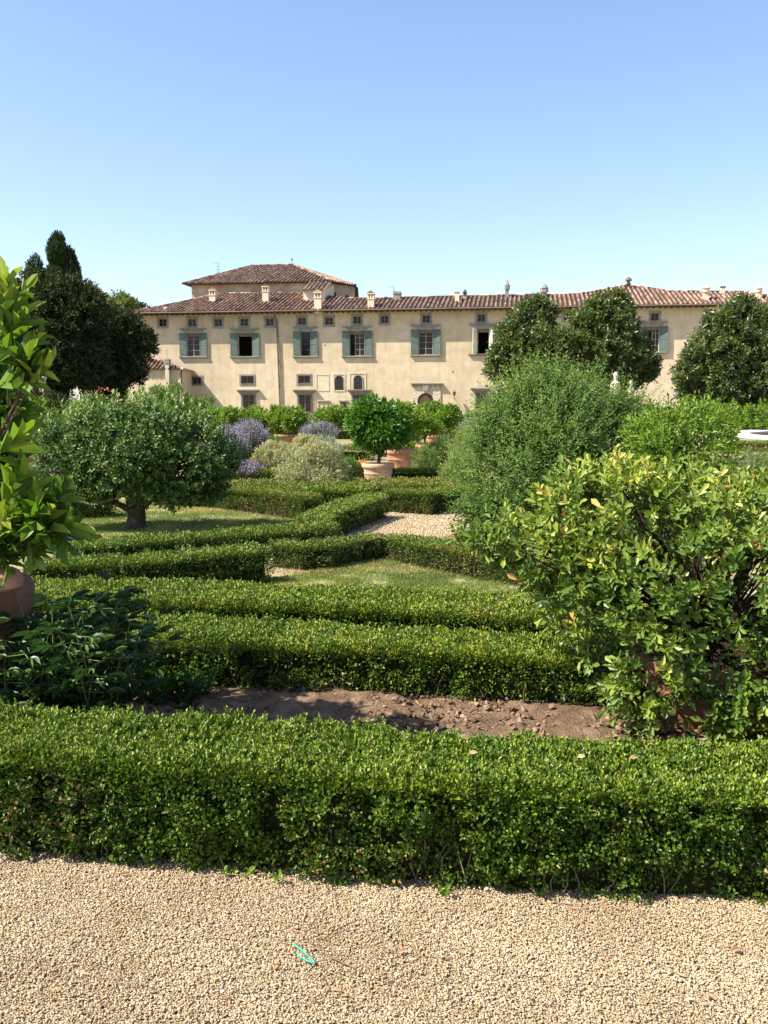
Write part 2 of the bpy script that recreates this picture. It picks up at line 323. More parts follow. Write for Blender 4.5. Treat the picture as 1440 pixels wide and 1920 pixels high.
def blob_points(blobs, n, lo=.7, hi=1.05, reject=.82):
    w = np.array([b[1].mean() ** 2 for b in blobs]); w /= w.sum()
    cs = np.array([b[0] for b in blobs]); rs = np.array([b[1] for b in blobs])
    P = []; Dd = []; got = 0
    for _ in range(12):
        m = int((n - got) * 1.8) + 20; idx = rng.choice(len(blobs), m, p=w); d = rdir(m)
        p = cs[idx] + rs[idx] * d * rng.uniform(lo, hi, m)[:, None]
        keep = np.ones(m, bool)
        for j in range(len(blobs)):
            q = (((p - cs[j]) / rs[j]) ** 2).sum(1); keep &= ~((q < reject ** 2) & (idx != j))
        P.append(p[keep]); Dd.append(d[keep]); got += keep.sum()
        if got >= n: break
    return np.concatenate(P)[:n], np.concatenate(Dd)[:n]
def keep_clumps(P, Dd, s, th, soft=.12):
    v = (vnoise(P[:, 0] + .6 * P[:, 2], P[:, 1] * .7 - P[:, 2] * .8, s) + vnoise(P[:, 0] - .5 * P[:, 1], P[:, 2] + P[:, 1] * .4, s * 1.7)) / 2
    k = v > th + rng.normal(0, soft, len(P)); return P[k], Dd[k]
def limb_path(a, b, bend=.15, n=5, up=0.0):
    a = np.array(a, float); b = np.array(b, float); L = np.linalg.norm(b - a); o = rng.normal(0, bend * L * .5, 3); pts = []
    for i in range(n + 1):
        t = i / n; p = a + (b - a) * t + o * math.sin(math.pi * t) * .6 + np.array([0, 0, up * L * math.sin(math.pi * t)]) + rng.normal(0, .012 * L, 3) * (0 < i < n); pts.append(tuple(p))
    return pts
def branches(mb, fork, blobs, r0, r1, ntwig=3, tlen=.5, up=.0, seg=6, trad=.25):
    for c, r in blobs:
        pts = limb_path(fork, c, .18, 5, up); n = len(pts)
        mb.tube(pts, [r0 + (r1 - r0) * i / (n - 1) for i in range(n)], seg)
        for _ in range(ntwig):
            s = pts[random.randint(2, n - 1)]; d = rdir(1)[0]; e = np.array(c) + r * d * .9
            tp = limb_path(s, e, .2, 3); mb.tube(tp, [r1 * .9, r1 * .7, r1 * .5, r1 * trad], 4)

# ------------------------------------------------------------------ hedges
def poly_resample(pts, step, smooth=1):
    pts = np.array(pts, float); seg = np.linalg.norm(np.diff(pts, axis=0), axis=1); L = np.concatenate([[0], np.cumsum(seg)])
    n = max(int(L[-1] / step), 4); s = np.linspace(0, L[-1], n + 1)
    q = np.stack([np.interp(s, L, pts[:, 0]), np.interp(s, L, pts[:, 1])], 1)
    for _ in range(smooth):
        q2 = q.copy(); q2[1:-1] = (q[:-2] + q[1:-1] * 2 + q[2:]) / 4; q = q2
    return q, L[-1]
def hedge(label, front, w, h, leaf=.018, dens=15000, kind=6, mat='box_leaf', step=.05, smooth=3, group='clipped box hedges of the parterre', amp=.015, rs=0.0, gaps=(), undercut=.02, wob=.02):
    """front: world xy points of the front face, left to right; the hedge lies behind it"""
    q, L = poly_resample(front, step, smooth); tg = unit(np.gradient(q, axis=0)); nl = np.stack([-tg[:, 1], tg[:, 0]], 1)
    c = q + nl * w / 2; n = len(c)
    mid = c[n // 2]
    root = empty('box_hedge', (mid[0], mid[1], 0)); tag(root, label, 'hedge', group)
    off = np.array([mid[0], mid[1], 0])
    # solid core, near black to hold the shade inside the hedge; thin stems added
    ins = max(.06, leaf * 3.0); hw = w / 2 - ins; ht = h - ins
    ring = [(-hw, 0.0), (-hw, ht * .8), (-hw * .85, ht), (hw * .85, ht), (hw, ht * .8), (hw, 0.0)]
    cc = c.copy(); cc[0] += tg[0] * ins * 1.2; cc[-1] -= tg[-1] * ins * 1.2
    V = np.array([[cc[i][0] + nl[i][0] * a, cc[i][1] + nl[i][1] * a, z * (1 + .03 * math.sin(i * 1.3))] for i in range(n) for a, z in ring]) - off
    k = len(ring); F = [[i * k + j, i * k + j + 1, (i + 1) * k + j + 1, (i + 1) * k + j] for i in range(n - 1) for j in range(k - 1)]
    Fc = [list(range(k)), list(range((n - 1) * k, n * k))]
    mb = MB(); mb.add(V, [tuple(q) for q in F] + [tuple(q) for q in Fc], .5); nf0 = len(mb.f)
    if step <= .05:
        for _ in range(int(L * (14 if leaf < .018 else 34))):
            ii = rng.integers(0, n); f_ = c[ii] - nl[ii] * (w / 2 - rng.uniform(.03, .07)) + tg[ii] * rng.normal(0, .03)
            p0 = np.array([f_[0], f_[1], 0]) - off; p1 = p0 + np.array([*(tg[ii] * rng.normal(0, .06)), 0]) + np.array([*(-nl[ii] * rng.uniform(-.03, .035)), h * rng.uniform(.25, .6)])
            mb.tube(limb_path(p0, p1, .45, 3), [.0035, .003, .002, .0012], 4)
    oc = mb.build('inner_twigs', M['core'], root); oc.data.materials.append(M['palebark']); mi = np.zeros(len(mb.f), dtype=np.int32); mi[nf0:] = 1; oc.data.polygons.foreach_set('material_index', mi)
    # leaves over the rounded box cross-section
    per = [h, w, h]; area = L * sum(per) + 2 * w * h; N_ = int(area * dens)
    u = rng.random(N_) * (L * sum(per) + 2 * w * h); ends = u > L * sum(per)
    tt = rng.random(N_) * (n - 1); i0 = np.minimum(tt.astype(int), n - 2); ft = tt - i0
    cen = c[i0] * (1 - ft)[:, None] + c[i0 + 1] * ft[:, None]; nn = unit(nl[i0] * (1 - ft)[:, None] + nl[i0 + 1] * ft[:, None]); tn = np.stack([nn[:, 1], -nn[:, 0]], 1)
    s = rng.random(N_) * sum(per); side = np.where(s < h, 0, np.where(s < h + w, 1, 2))
    a = np.where(side == 0, -w / 2, np.where(side == 1, (s - h) - w / 2, w / 2)); z = np.where(side == 0, s, np.where(side == 1, h, h - (s - h - w)))
    na = np.where(side == 0, -1., np.where(side == 1, 0., 1.)); nz = np.where(side == 1, 1., 0.)
    # round the shoulders
    rr = min(.07, h * .3); da = np.abs(a) - (w / 2 - rr); dz = z - (h - rr); m = (da > 0) & (dz > 0)
    ln = np.sqrt(da ** 2 + dz ** 2); sg = np.sign(a)
    a = np.where(m, sg * (w / 2 - rr + da / np.maximum(ln, 1e-6) * rr), a); z = np.where(m, h - rr + dz / np.maximum(ln, 1e-6) * rr, z)
    na = np.where(m, sg * da / np.maximum(ln, 1e-6), na); nz = np.where(m, dz / np.maximum(ln, 1e-6), nz)
    # undercut near ground
    a = a * (1 - undercut / (w / 2) * np.clip(1 - z / (h * .35), 0, 1))
    # ends
    eI = rng.random(N_) < .5; ea = (rng.random(N_) - .5) * w; ez = rng.random(N_) * h
    cen = np.where(ends[:, None], np.where(eI[:, None], c[0], c[-1]), cen); nn = np.where(ends[:, None], np.where(eI[:, None], nl[0], nl[-1]), nn)
    tn = np.where(ends[:, None], np.where(eI[:, None], tg[0], tg[-1]), tn)
    a = np.where(ends, ea, a); z = np.where(ends, ez, z); na = np.where(ends, 0, na); nz = np.where(ends, 0, nz); nt_ = np.where(ends, np.where(eI, -1., 1.), 0.)
    al = tt * L / (n - 1)
    bump = (vnoise(al, z + a, 7) - .5) * 2 * amp + (vnoise(al, z + a * 1.3, 22) - .5) * 2 * amp * .9 + (vnoise(al + 9, z * .5 + a * .5, 1.6) - .5) * 2 * wob
    sd_ = 1 - nz; tuft = (vnoise(al + 5, z * 1.1 + a, 1 / (leaf * 2.6)) - .5) * 2 * leaf * 1.25 + (vnoise(al + 17, z + a, 1 / (leaf * 6)) - .5) * 2 * leaf * 1.1
    depth = bump + tuft * (.35 + .65 * sd_) - rng.random(N_) ** 1.4 * leaf * (2.2 + 2.6 * sd_) + rng.normal(0, leaf * .25, N_)
    nrm = np.concatenate([nn * na[:, None] + tn * nt_[:, None], nz[:, None]], 1)
    P = np.concatenate([cen + nn * a[:, None], z[:, None]], 1) + nrm * depth[:, None]
    keep = P[:, 2] > .004
    # thin patches near the foot and bare holes
    foot = np.clip(P[:, 2] / (h * (.3 if leaf < .018 else .5)), 0, 1); keep &= (rng.random(N_) < .25 + .75 * foot) | (vnoise(al, P[:, 2] * .3, 8) > .55)
    hole = (vnoise(al + 31, z * 1.2 + a, 12) * .6 + vnoise(al + 3, z + a, 30) * .4 > .66) & (nz < .5); keep &= ~(hole & (rng.random(N_) < .85))
    for g0, gw, gz in gaps: keep &= ~((np.abs(al - g0) < gw * (1 - P[:, 2] / gz)) & (P[:, 2] < gz) & (a < -.2 * w) & ~ends)
    P = P[keep]; nrm = nrm[keep]; al = al[keep]; z = z[keep]; nz = nz[keep]; m_ = len(P)
    yd = nrm * .75 + np.array([0, 0, .45]) + rdir(m_) * .85
    nd = nrm * .55 + np.array([0, 0, .6]) + rdir(m_) * .8
    r = np.clip(rng.beta(2.2, 2.6, m_) * .8 + (vnoise(al * 1.0, z + 3, 14) - .5) * .35 - .1 + .3 * (nz > .5) + rs, 0, .955)  # tops lighter for fresh tips; sunlit-top, shaded-side contrast also put into the colour
    dead = (rng.random(m_) < .012) | ((vnoise(al * 1.0 + 7, z * 1.5, 3.2) > .8) & (rng.random(m_) < .13)); r = np.where(dead, 1.0, r)
    sc = rng.uniform(.7, 1.2, m_)
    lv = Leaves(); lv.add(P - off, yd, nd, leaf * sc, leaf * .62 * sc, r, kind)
    # upright new sprigs on top
    ns = int(L * w * dens * (.035 if leaf < .019 else .015))
    ti = rng.random(ns) * (n - 1); i0 = np.minimum(ti.astype(int), n - 2); aa = (rng.random(ns) - .5) * w * .95
    pp = np.concatenate([c[i0] + nl[i0] * aa[:, None], np.full((ns, 1), h - leaf * .6)], 1) - off
    pp[:, 2] += (vnoise(ti * L / (n - 1), h + aa, 7) - .5) * 2 * amp + (vnoise(ti * L / (n - 1) + 9, h * .5 + aa * .5, 1.6) - .5) * 2 * wob
    dd = np.tile([0, 0, 1.], (ns, 1)) + rng.normal(0, .25, (ns, 3))
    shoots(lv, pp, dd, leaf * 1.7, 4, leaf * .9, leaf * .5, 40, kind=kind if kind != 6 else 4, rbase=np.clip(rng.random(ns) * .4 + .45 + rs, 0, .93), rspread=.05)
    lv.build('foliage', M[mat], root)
    return root, c, tg, nl, L
def px_front(pts): return [G(*p) for p in pts]

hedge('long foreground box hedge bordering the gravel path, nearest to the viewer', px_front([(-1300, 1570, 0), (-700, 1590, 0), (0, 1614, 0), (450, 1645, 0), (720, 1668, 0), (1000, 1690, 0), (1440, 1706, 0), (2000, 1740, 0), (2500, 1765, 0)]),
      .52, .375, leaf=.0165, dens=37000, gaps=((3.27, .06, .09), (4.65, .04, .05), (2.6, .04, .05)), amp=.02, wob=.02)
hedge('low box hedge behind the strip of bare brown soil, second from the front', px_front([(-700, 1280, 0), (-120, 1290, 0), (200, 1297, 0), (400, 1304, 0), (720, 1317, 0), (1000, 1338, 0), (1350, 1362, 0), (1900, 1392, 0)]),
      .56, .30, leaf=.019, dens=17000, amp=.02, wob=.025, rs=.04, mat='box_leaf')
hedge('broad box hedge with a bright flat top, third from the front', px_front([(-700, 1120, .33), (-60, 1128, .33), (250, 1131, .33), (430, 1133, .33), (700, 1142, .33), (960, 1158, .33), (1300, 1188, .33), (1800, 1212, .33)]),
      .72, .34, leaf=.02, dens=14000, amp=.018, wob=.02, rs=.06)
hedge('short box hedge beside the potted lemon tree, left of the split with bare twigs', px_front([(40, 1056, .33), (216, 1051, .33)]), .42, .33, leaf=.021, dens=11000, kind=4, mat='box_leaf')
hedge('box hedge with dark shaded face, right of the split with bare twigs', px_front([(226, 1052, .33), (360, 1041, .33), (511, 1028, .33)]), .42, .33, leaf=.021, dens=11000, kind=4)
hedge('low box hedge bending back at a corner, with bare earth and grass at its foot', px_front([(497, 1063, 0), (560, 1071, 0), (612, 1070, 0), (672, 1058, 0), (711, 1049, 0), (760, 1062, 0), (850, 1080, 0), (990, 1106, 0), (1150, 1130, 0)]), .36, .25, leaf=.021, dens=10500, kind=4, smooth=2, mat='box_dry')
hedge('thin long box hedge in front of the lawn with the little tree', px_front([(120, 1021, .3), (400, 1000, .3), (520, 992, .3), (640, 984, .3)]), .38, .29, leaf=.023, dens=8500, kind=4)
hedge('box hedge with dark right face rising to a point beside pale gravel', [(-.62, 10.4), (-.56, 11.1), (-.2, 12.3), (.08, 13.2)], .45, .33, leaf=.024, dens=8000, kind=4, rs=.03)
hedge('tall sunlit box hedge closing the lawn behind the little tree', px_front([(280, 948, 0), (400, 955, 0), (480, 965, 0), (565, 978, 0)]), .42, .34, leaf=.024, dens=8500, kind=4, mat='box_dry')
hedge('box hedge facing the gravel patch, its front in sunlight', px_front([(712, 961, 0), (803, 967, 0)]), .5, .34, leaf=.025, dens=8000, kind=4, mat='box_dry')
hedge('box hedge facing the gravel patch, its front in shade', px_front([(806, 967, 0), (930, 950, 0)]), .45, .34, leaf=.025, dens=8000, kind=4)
S = [([(405, 914, .33), (700, 915, .33)], .35, 'front strip of box hedge left of the gravel patch in the far parterre'),
     ([(400, 905, .33), (640, 908, .33), (905, 908, .33)], .36, 'middle strip of box hedge crossing the far parterre'),
     ([(415, 902, .27), (650, 901, .27), (900, 900, .27)], .4, 'back strip of box hedge directly in front of the terracotta pot'),
     ([(400, 882, .3), (540, 882, .3)], .5, 'small box hedge behind the lavender left of the cream bush'),
     ([(728, 881, .3), (850, 880, .3)], .5, 'small sunlit box hedge just right of the terracotta pot'),
     ([(-140, 932, .33), (100, 930, .33)], .5, 'box hedge at the left edge in front of the silver bush'),
     ([(-140, 917, .33), (110, 915, .33)], .4, 'narrow box hedge touching the silver bush at the left'),
     ([(100, 932, .33), (215, 928, .33)], .5, 'shaded box hedge seen under the crown of the little tree'),
     ([(1290, 920, .33), (1600, 924, .33)], .6, 'box hedge at the right edge behind the glossy shrub'),
     ([(1290, 893, .33), (1600, 897, .33)], .6, 'second box hedge at the right edge, in front of the orange flowers'),
     ([(1330, 862, .33), (1600, 865, .33)], .8, 'long thin box hedge under the rose bushes at the right edge'),
     ([(1320, 828, .33), (1600, 832, .33)], 1.2, 'flat green box hedge directly before the round fountain basin')]
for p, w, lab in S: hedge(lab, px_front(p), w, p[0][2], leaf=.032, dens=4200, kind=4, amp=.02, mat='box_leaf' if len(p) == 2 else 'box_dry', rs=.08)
for px0, px1, d, lab in [(250, 700, 27, 'distant low hedge between the lavender and the potted citrus trees'), (700, 1000, 29, 'distant low hedge behind the second terracotta pot'),
                    (-80, 300, 30, 'distant low hedge behind the little tree on the left'), (380, 900, 44, 'far hedge running below the villa wall')]:
    a = D(px0, 800, d); b = D(px1, 800, d)
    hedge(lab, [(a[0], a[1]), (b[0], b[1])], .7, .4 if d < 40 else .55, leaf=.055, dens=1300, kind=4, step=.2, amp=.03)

# ------------------------------------------------------------------ ground
def sheet(name, pts, z, mat, label=None, kind='structure'):
    me = bpy.data.meshes.new(name); me.from_pydata([(p[0], p[1], z) for p in pts], [], [tuple(range(len(pts)))]); me.materials.append(mat)
    o = bpy.data.objects.new(name, me); C.objects.link(o); tag(o, label, None, None, kind); return o
sheet('ground', [(-900, -60), (900, -60), (900, 1500), (-900, 1500)], 0, M['earth'], 'dry earth ground under the garden reaching the horizon')
sheet('gravel_path', [(-9, -6), (9, -6), (9, 2.9), (1.0, 3.02), (-1.2, 3.2), (-9, 3.5)], .004, M['gravel'], 'sandy gravel path in the foreground')
sheet('gravel_patch', [G(640, 1005), G(700, 978), G(722, 950), G(1150, 950), G(1150, 985), G(900, 1000), G(780, 1040), G(690, 1035)], .004, M['gravel'], 'pale gravel patch between the box hedges')
sheet('lawn', [G(380, 1160), G(470, 1095), G(720, 1048), G(1150, 1120), G(1250, 1200), G(700, 1190)], .004, M['lawn'], 'patchy lawn behind the third hedge')
sheet('lawn', [G(60, 1020), G(100, 955), G(280, 940), G(570, 975), G(610, 1000), G(400, 1020)], .004, M['lawn'], 'dry lawn round the little tree')
sheet('lawn', [G(740, 1044), G(800, 1020), G(905, 985), G(1200, 975), G(1300, 1120), G(900, 1080)], .008, M['lawn'], 'wedge of grass beside the gravel patch')
far = [G(1240, 838), G(1700, 845), G(2200, 800), G(2000, 775), G(1240, 779)]
sheet('gravel_path', far, .004, M['gravel'], 'gravel surround of the round basin')
def grass(polys, n, hgt, name='grass_blades', label=''):
    lv = Leaves()
    for poly, cnt in zip(polys, n):
        poly = np.array(poly); mn = poly.min(0); mx = poly.max(0); m = cnt * 3
        p = rng.random((m, 2)) * (mx - mn) + mn; ins = np.zeros(m, bool); j = len(poly) - 1
        for i in range(len(poly)):
            xi, yi = poly[i]; xj, yj = poly[j]
            cnd = ((yi > p[:, 1]) != (yj > p[:, 1])) & (p[:, 0] < (xj - xi) * (p[:, 1] - yi) / (yj - yi + 1e-12) + xi); ins ^= cnd; j = i
        p = p[ins]; p = p[vnoise(p[:, 0], p[:, 1], 4) > rng.random(len(p)) * .55][:cnt]; k = len(p)
        pos = np.concatenate([p, np.full((k, 1), .005)], 1)
        lv.add(pos, np.array([0, 0, 1.]) + rng.normal(0, .6, (k, 3)), rdir(k), hgt * rng.uniform(.5, 1.3, k), hgt * .2 * rng.uniform(.6, 1.6, k), np.clip(vnoise(p[:, 0], p[:, 1], 2.5) * .7 + rng.random(k) * .45 - .05, 0, 1), 1)
    o = lv.build(name, M['grass']); tag(o, label, 'grass', None, 'stuff'); return o
grass([[G(380, 1160), G(470, 1095), G(720, 1048), G(1150, 1120), G(1250, 1200), G(700, 1190)], [G(60, 1020), G(100, 955), G(280, 940), G(570, 975), G(610, 1000), G(400, 1020)], [G(740, 1044), G(800, 1020), G(905, 985), G(1200, 975), G(1300, 1120), G(900, 1080)]],
      [60000, 45000, 30000], .032, label='short dry grass of the lawns between the box hedges')
# soil bed with real relief
def icosa():
    t = (1 + 5 ** .5) / 2
    V = np.array([[-1, t, 0], [1, t, 0], [-1, -t, 0], [1, -t, 0], [0, -1, t], [0, 1, t], [0, -1, -t], [0, 1, -t], [t, 0, -1], [t, 0, 1], [-t, 0, -1], [-t, 0, 1]], float)
    F = np.array([[0, 11, 5], [0, 5, 1], [0, 1, 7], [0, 7, 10], [0, 10, 11], [1, 5, 9], [5, 11, 4], [11, 10, 2], [10, 7, 6], [7, 1, 8], [3, 9, 4], [3, 4, 2], [3, 2, 6], [3, 6, 8], [3, 8, 9], [4, 9, 5], [2, 4, 11], [6, 2, 10], [8, 6, 7], [9, 8, 1]])
    return unit(V), F
IV, IF = icosa()
def stones(name, p, z, size, mat, flat=.6, rnd=None, smooth=True, rough=.15, parent=None):
    n = len(p); q = rng.normal(size=(n, 3, 3)); Q, _ = np.linalg.qr(q)
    sc = size[:, None] * np.stack([rng.uniform(.8, 1.35, n), rng.uniform(.6, 1.0, n), rng.uniform(.45, .8, n)], 1)
    V = IV[None] * (1 + rng.normal(0, rough, (n, 12, 1))) * sc[:, None, :]
    V = np.einsum('nvi,nij->nvj', V, Q); V[:, :, 2] *= flat
    V += np.stack([p[:, 0], p[:, 1], z], 1)[:, None, :]
    F = IF[None] + (np.arange(n) * 12)[:, None, None]
    r = rng.random(n) if rnd is None else rnd
    return np_mesh(name, V.reshape(-1, 3), F.reshape(-1, 3), mat, parent, rnd=np.repeat(r, 20), smooth=smooth)
gx, gy = np.meshgrid(np.linspace(-4.2, 4.2, 420), np.linspace(3.3, 5.15, 110))
gz = .012 + .03 * vnoise(gx, gy, 3) + .022 * vnoise(gx, gy, 11) + .014 * vnoise(gx, gy, 31)
gz *= np.clip((gx + 4.2) * 3, 0, 1) * np.clip((4.2 - gx) * 3, 0, 1)
idx = np.arange(110 * 420).reshape(110, 420)
F = np.stack([idx[:-1, :-1], idx[:-1, 1:], idx[1:, 1:], idx[1:, :-1]], -1).reshape(-1, 4)
o = np_mesh('soil_bed', np.stack([gx.ravel(), gy.ravel(), gz.ravel()], 1), F, M['soil'], smooth=True); tag(o, 'strip of tilled brown soil between the two front hedges', None, None, 'structure')
n = 20000; p = np.stack([rng.uniform(-4, 4, n), rng.uniform(3.4, 5.0, n)], 1)
sz = .003 + .02 * rng.random(n) ** 3.5
o = stones('soil_clods', p, .035 + .02 * rng.random(n), sz, M['clod'], flat=.8, smooth=False, rough=.25); tag(o, 'loose clods of brown soil in the bed', 'soil', None, 'stuff')
# foreground pebbles
n = 290000; p = np.stack([rng.uniform(-2.25, 2.25, n), rng.uniform(1.95, 3.35, n)], 1)
sz = .0026 + .0024 * rng.random(n) ** 1.8 + .0035 * (rng.random(n) > .99)
r = np.clip(rng.beta(3.2, 2.6, n), 0, 1)
r = np.where(rng.random(n) < .02, rng.uniform(.93, 1, n), r)
o = stones('gravel_pebbles', p, .006 + rng.random(n) * .007, sz, M['pebble'], flat=.6, rnd=r, rough=.1); tag(o, 'small sandy pebbles covering the foreground path', 'gravel', None, 'stuff')
n = 16000; a0 = G(640, 1005); p = np.stack([rng.uniform(-.6, 3.2, n), rng.uniform(10.2, 14.2, n)], 1)
keep = (p[:, 1] > 12.0 - .0 * p[:, 0]) | (p[:, 0] > .1); p = p[keep]; n = len(p)
o = stones('gravel_pebbles', p, np.full(n, .008), .008 + .008 * rng.random(n), M['pebble'], flat=.7, rnd=np.clip(rng.beta(3, 2, n), 0, 1)); tag(o, 'pebbles strewn on the gravel patch between the hedges', 'gravel', None, 'stuff')
lv = Leaves(); q, L = poly_resample([(-1.5, 3.2), (0, 2.98), (.25, 2.93), (1.4, 2.84)], .02); i = rng.integers(0, len(q), 46); bp = np.concatenate([q[i] + rng.normal(0, .03, (46, 2)) + [0, -.02], np.full((46, 1), .01)], 1)
shoots(lv, bp, np.array([0, -.2, 1.]) + rng.normal(0, .5, (46, 3)), .03, 6, .022, .014, 60, 6, rbase=rng.random(46)); o = lv.build('weeds', M['citrus']); tag(o, 'small weeds sprouting where the foreground hedge meets the gravel', 'weeds', None, 'stuff')
# leaf litter and earth crumbs at the hedge feet
lv = Leaves()
for poly, w_, n in [([(-1.5, 2.5), (1.5, 2.4)], .5, 90), ([(-1.9, 3.3), (0, 3.02), (1.8, 2.85)], .10, 700), (px_front([(280, 950), (400, 957), (560, 980)]), .18, 900), (px_front([(500, 1070), (612, 1076), (706, 1056), (850, 1084)]), .15, 700)]:
    q, L = poly_resample(poly, .05); i = rng.integers(0, len(q), n); pp = q[i] + np.stack([rng.normal(0, w_, n), -np.abs(rng.normal(0, w_, n)) * .6 + .05], 1)
    pp = np.concatenate([pp, np.full((n, 1), .02)], 1); lv.add(pp, rng.normal(0, 1, (n, 3)) * [1, 1, .25], np.array([0, 0, 1.]) + rng.normal(0, .5, (n, 3)), rng.uniform(.012, .03, n), rng.uniform(.006, .014, n), rng.random(n), 6)
M['litter'] = leaf_mat('dry_litter', [(0, (.2, .11, .06)), (.6, (.4, .26, .15)), (1, (.6, .44, .28))], .1, .8, .1)
o = lv.build('leaf_litter', M['litter']); tag(o, 'dry fallen leaves along the feet of the hedges', 'leaf litter', None, 'stuff')

# ------------------------------------------------------------------ plants
def plant(name, label, cat, loc, group=None):
    e = empty(name, loc); tag(e, label, cat, group); return e
def pot_profile(r, h):   # straight tapering Tuscan pot with thick rim and a band
    return [(r * .66, 0), (r * .70, h * .04), (r * .72, h * .06), (r * .78, h * .3), (r * .84, h * .52), (r * .87, h * .54), (r * .87, h * .59), (r * .84, h * .61), (r * .89, h * .8), (r * .98, h * .82), (r * 1.0, h * .86), (r * 1.0, h * .95), (r * .97, h), (r * .86, h), (r * .84, h * .93), (r * .02, h * .9)]
def add_pot(root, r, h, mat, z=0, seg=36):
    mb = MB(); mb.lathe(pot_profile(r, h), 0, 0, z, seg, .5, close=False); mb.add([(r * .66 * math.cos(k * 2 * math.pi / seg), r * .66 * math.sin(k * 2 * math.pi / seg), z) for k in range(seg)], [tuple(range(seg - 1, -1, -1))])
    o = mb.build('pot', mat, root, smooth=True)
    mb = MB(); mb.lathe([(0.001, h * .91), (r * .5, h * .925), (r * .85, h * .92)], 0, 0, z, seg, .5, close=False); mb.build('potting_soil', M['soil'], root, smooth=True)
    return o
def crown(root, blobs, ns, slen, nl_, L, W, mat, ang=50, kind=6, upbias=.35, droop=0, lo=.7, name='foliage', inner=.35, rtip=.15, rb=None, jit=.25, clump=None):
    lv = Leaves(); P, Dd = blob_points(blobs, ns, lo, (1.22 if name == 'crown' else 1.12) if clump else 1.05)
    if clump: P, Dd = keep_clumps(P, Dd, clump, (.49 if clump < 2 else .45), .09)
    dd = Dd + np.array([0, 0, upbias]) + rng.normal(0, .3, Dd.shape)
    n_ = len(P); c = np.mean([b[0] for b in blobs], 0)
    rbv = np.clip(rng.normal(.45, .2, n_), 0, .95) if rb is None else rb(P)
    shoots(lv, P - unit(dd) * slen * .5, dd, slen, nl_, L, W, ang, kind, droop=droop, rbase=rbv, rtip=rtip, jit=jit)
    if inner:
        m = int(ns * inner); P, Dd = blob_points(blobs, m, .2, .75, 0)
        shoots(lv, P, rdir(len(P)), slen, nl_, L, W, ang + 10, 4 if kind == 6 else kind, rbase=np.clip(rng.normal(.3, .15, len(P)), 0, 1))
    return lv.build(name, mat, root)
# potted citrus trees in the middle distance
def potted_citrus(label, px, d, pr, ph, cw, ctop, mat='citrus', pmat='terracotta', ns=500, L=.11, k=7, group='terracotta potted citrus trees', cbot=None):
    x = (px - 720) / FPX * d * CP; root = plant('potted_citrus_tree', label, 'potted tree', (x, d, 0), group)
    add_pot(root, pr, ph, M[pmat]); cb = (ph + .05) if cbot is None else cbot
    ch = (ctop - cb); cen = (0, 0, cb + ch * .52)
    lr = min(cw, ch * 1.3) * .27; bl = lumps(cen, (cw * .5 - lr * .1, cw * .5 - lr * .1, max(ch * .5 - lr * .5, .1)), k + 7, lr * .85, -.7) + [(np.array(cen), np.array([cw * .24, cw * .24, ch * .28]))]
    mb = MB(); mb.tube(limb_path((0, 0, ph * .88), (0.02, 0, cb + ch * .25), .08, 4), [.04, .035, .033, .03, .028], 7); branches(mb, (0.02, 0, cb + ch * .22), bl, .02, .008, 2, seg=5); mb.build('trunk', M['bark'], root, smooth=True)
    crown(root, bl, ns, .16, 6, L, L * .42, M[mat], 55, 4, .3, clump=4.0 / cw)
    return root
potted_citrus('dark green leafy tree in a wide pale terracotta pot in the garden centre', 709, 18.6, .33, .45, 1.08, 1.66, 'citrus_dark', 'paleterra', 1700, .135, 6, cbot=.46)
potted_citrus('green citrus in a ribbed brown pot half hidden behind the dark central potted tree', 751, 22.5, .38, .55, 1.15, 1.7, 'citrus', 'terracotta', 650, .12, 8)
potted_citrus('wide round citrus right of the centre, in front of the arched portal', 818, 32, .38, .62, 1.9, 1.56, 'citrus', 'terracotta', 1000, .14, 9)
potted_citrus('citrus with its orange pot in front of the round citrus by the portal', 797, 27.5, .28, .45, .8, 1.3, 'citrus', 'terracotta', 260, .12, 5)
potted_citrus('small sparse citrus on a thin stem in an orange pot, left of the central tree', 676, 36, .3, .6, 1.0, 1.6, 'citrus', 'terracotta', 170, .14, 5)
potted_citrus('broad citrus behind the purple lavender, below the small square door', 612, 36, .4, .6, 2.1, 1.5, 'citrus', 'terracotta', 1100, .13, 8)
potted_citrus('bright round citrus right of the drainpipe of the villa', 535, 34, .42, .55, 1.75, 1.55, 'citrus', 'terracotta', 1000, .14, 8)
potted_citrus('yellow green citrus standing left of the bright round citrus', 474, 35, .35, .55, 1.5, 1.5, 'citrus', 'terracotta', 700, .14, 7)
potted_citrus('citrus between the little tree and the upright lavender', 420, 33, .4, .55, 1.9, 1.52, 'citrus', 'terracotta', 900, .14, 8)
potted_citrus('citrus in an orange pot at the left edge, beside the near lemon tree', 62, 20.5, .34, .52, 1.35, 1.75, 'citrus', 'terracotta', 700, .11, 8)
potted_citrus('citrus standing far off behind the left part of the little tree', 150, 34, .36, .6, 1.7, 1.6, 'citrus', 'terracotta', 600, .14, 7)
potted_citrus('citrus standing far off behind the right part of the little tree', 300, 36, .36, .6, 1.9, 1.6, 'citrus', 'terracotta', 600, .14, 7)
potted_citrus('bright leaved citrus between the feathery shrub and the round basin', 1270, 10, .3, .42, 1.05, 1.66, 'citrus', 'terracotta', 950, .07, 14)

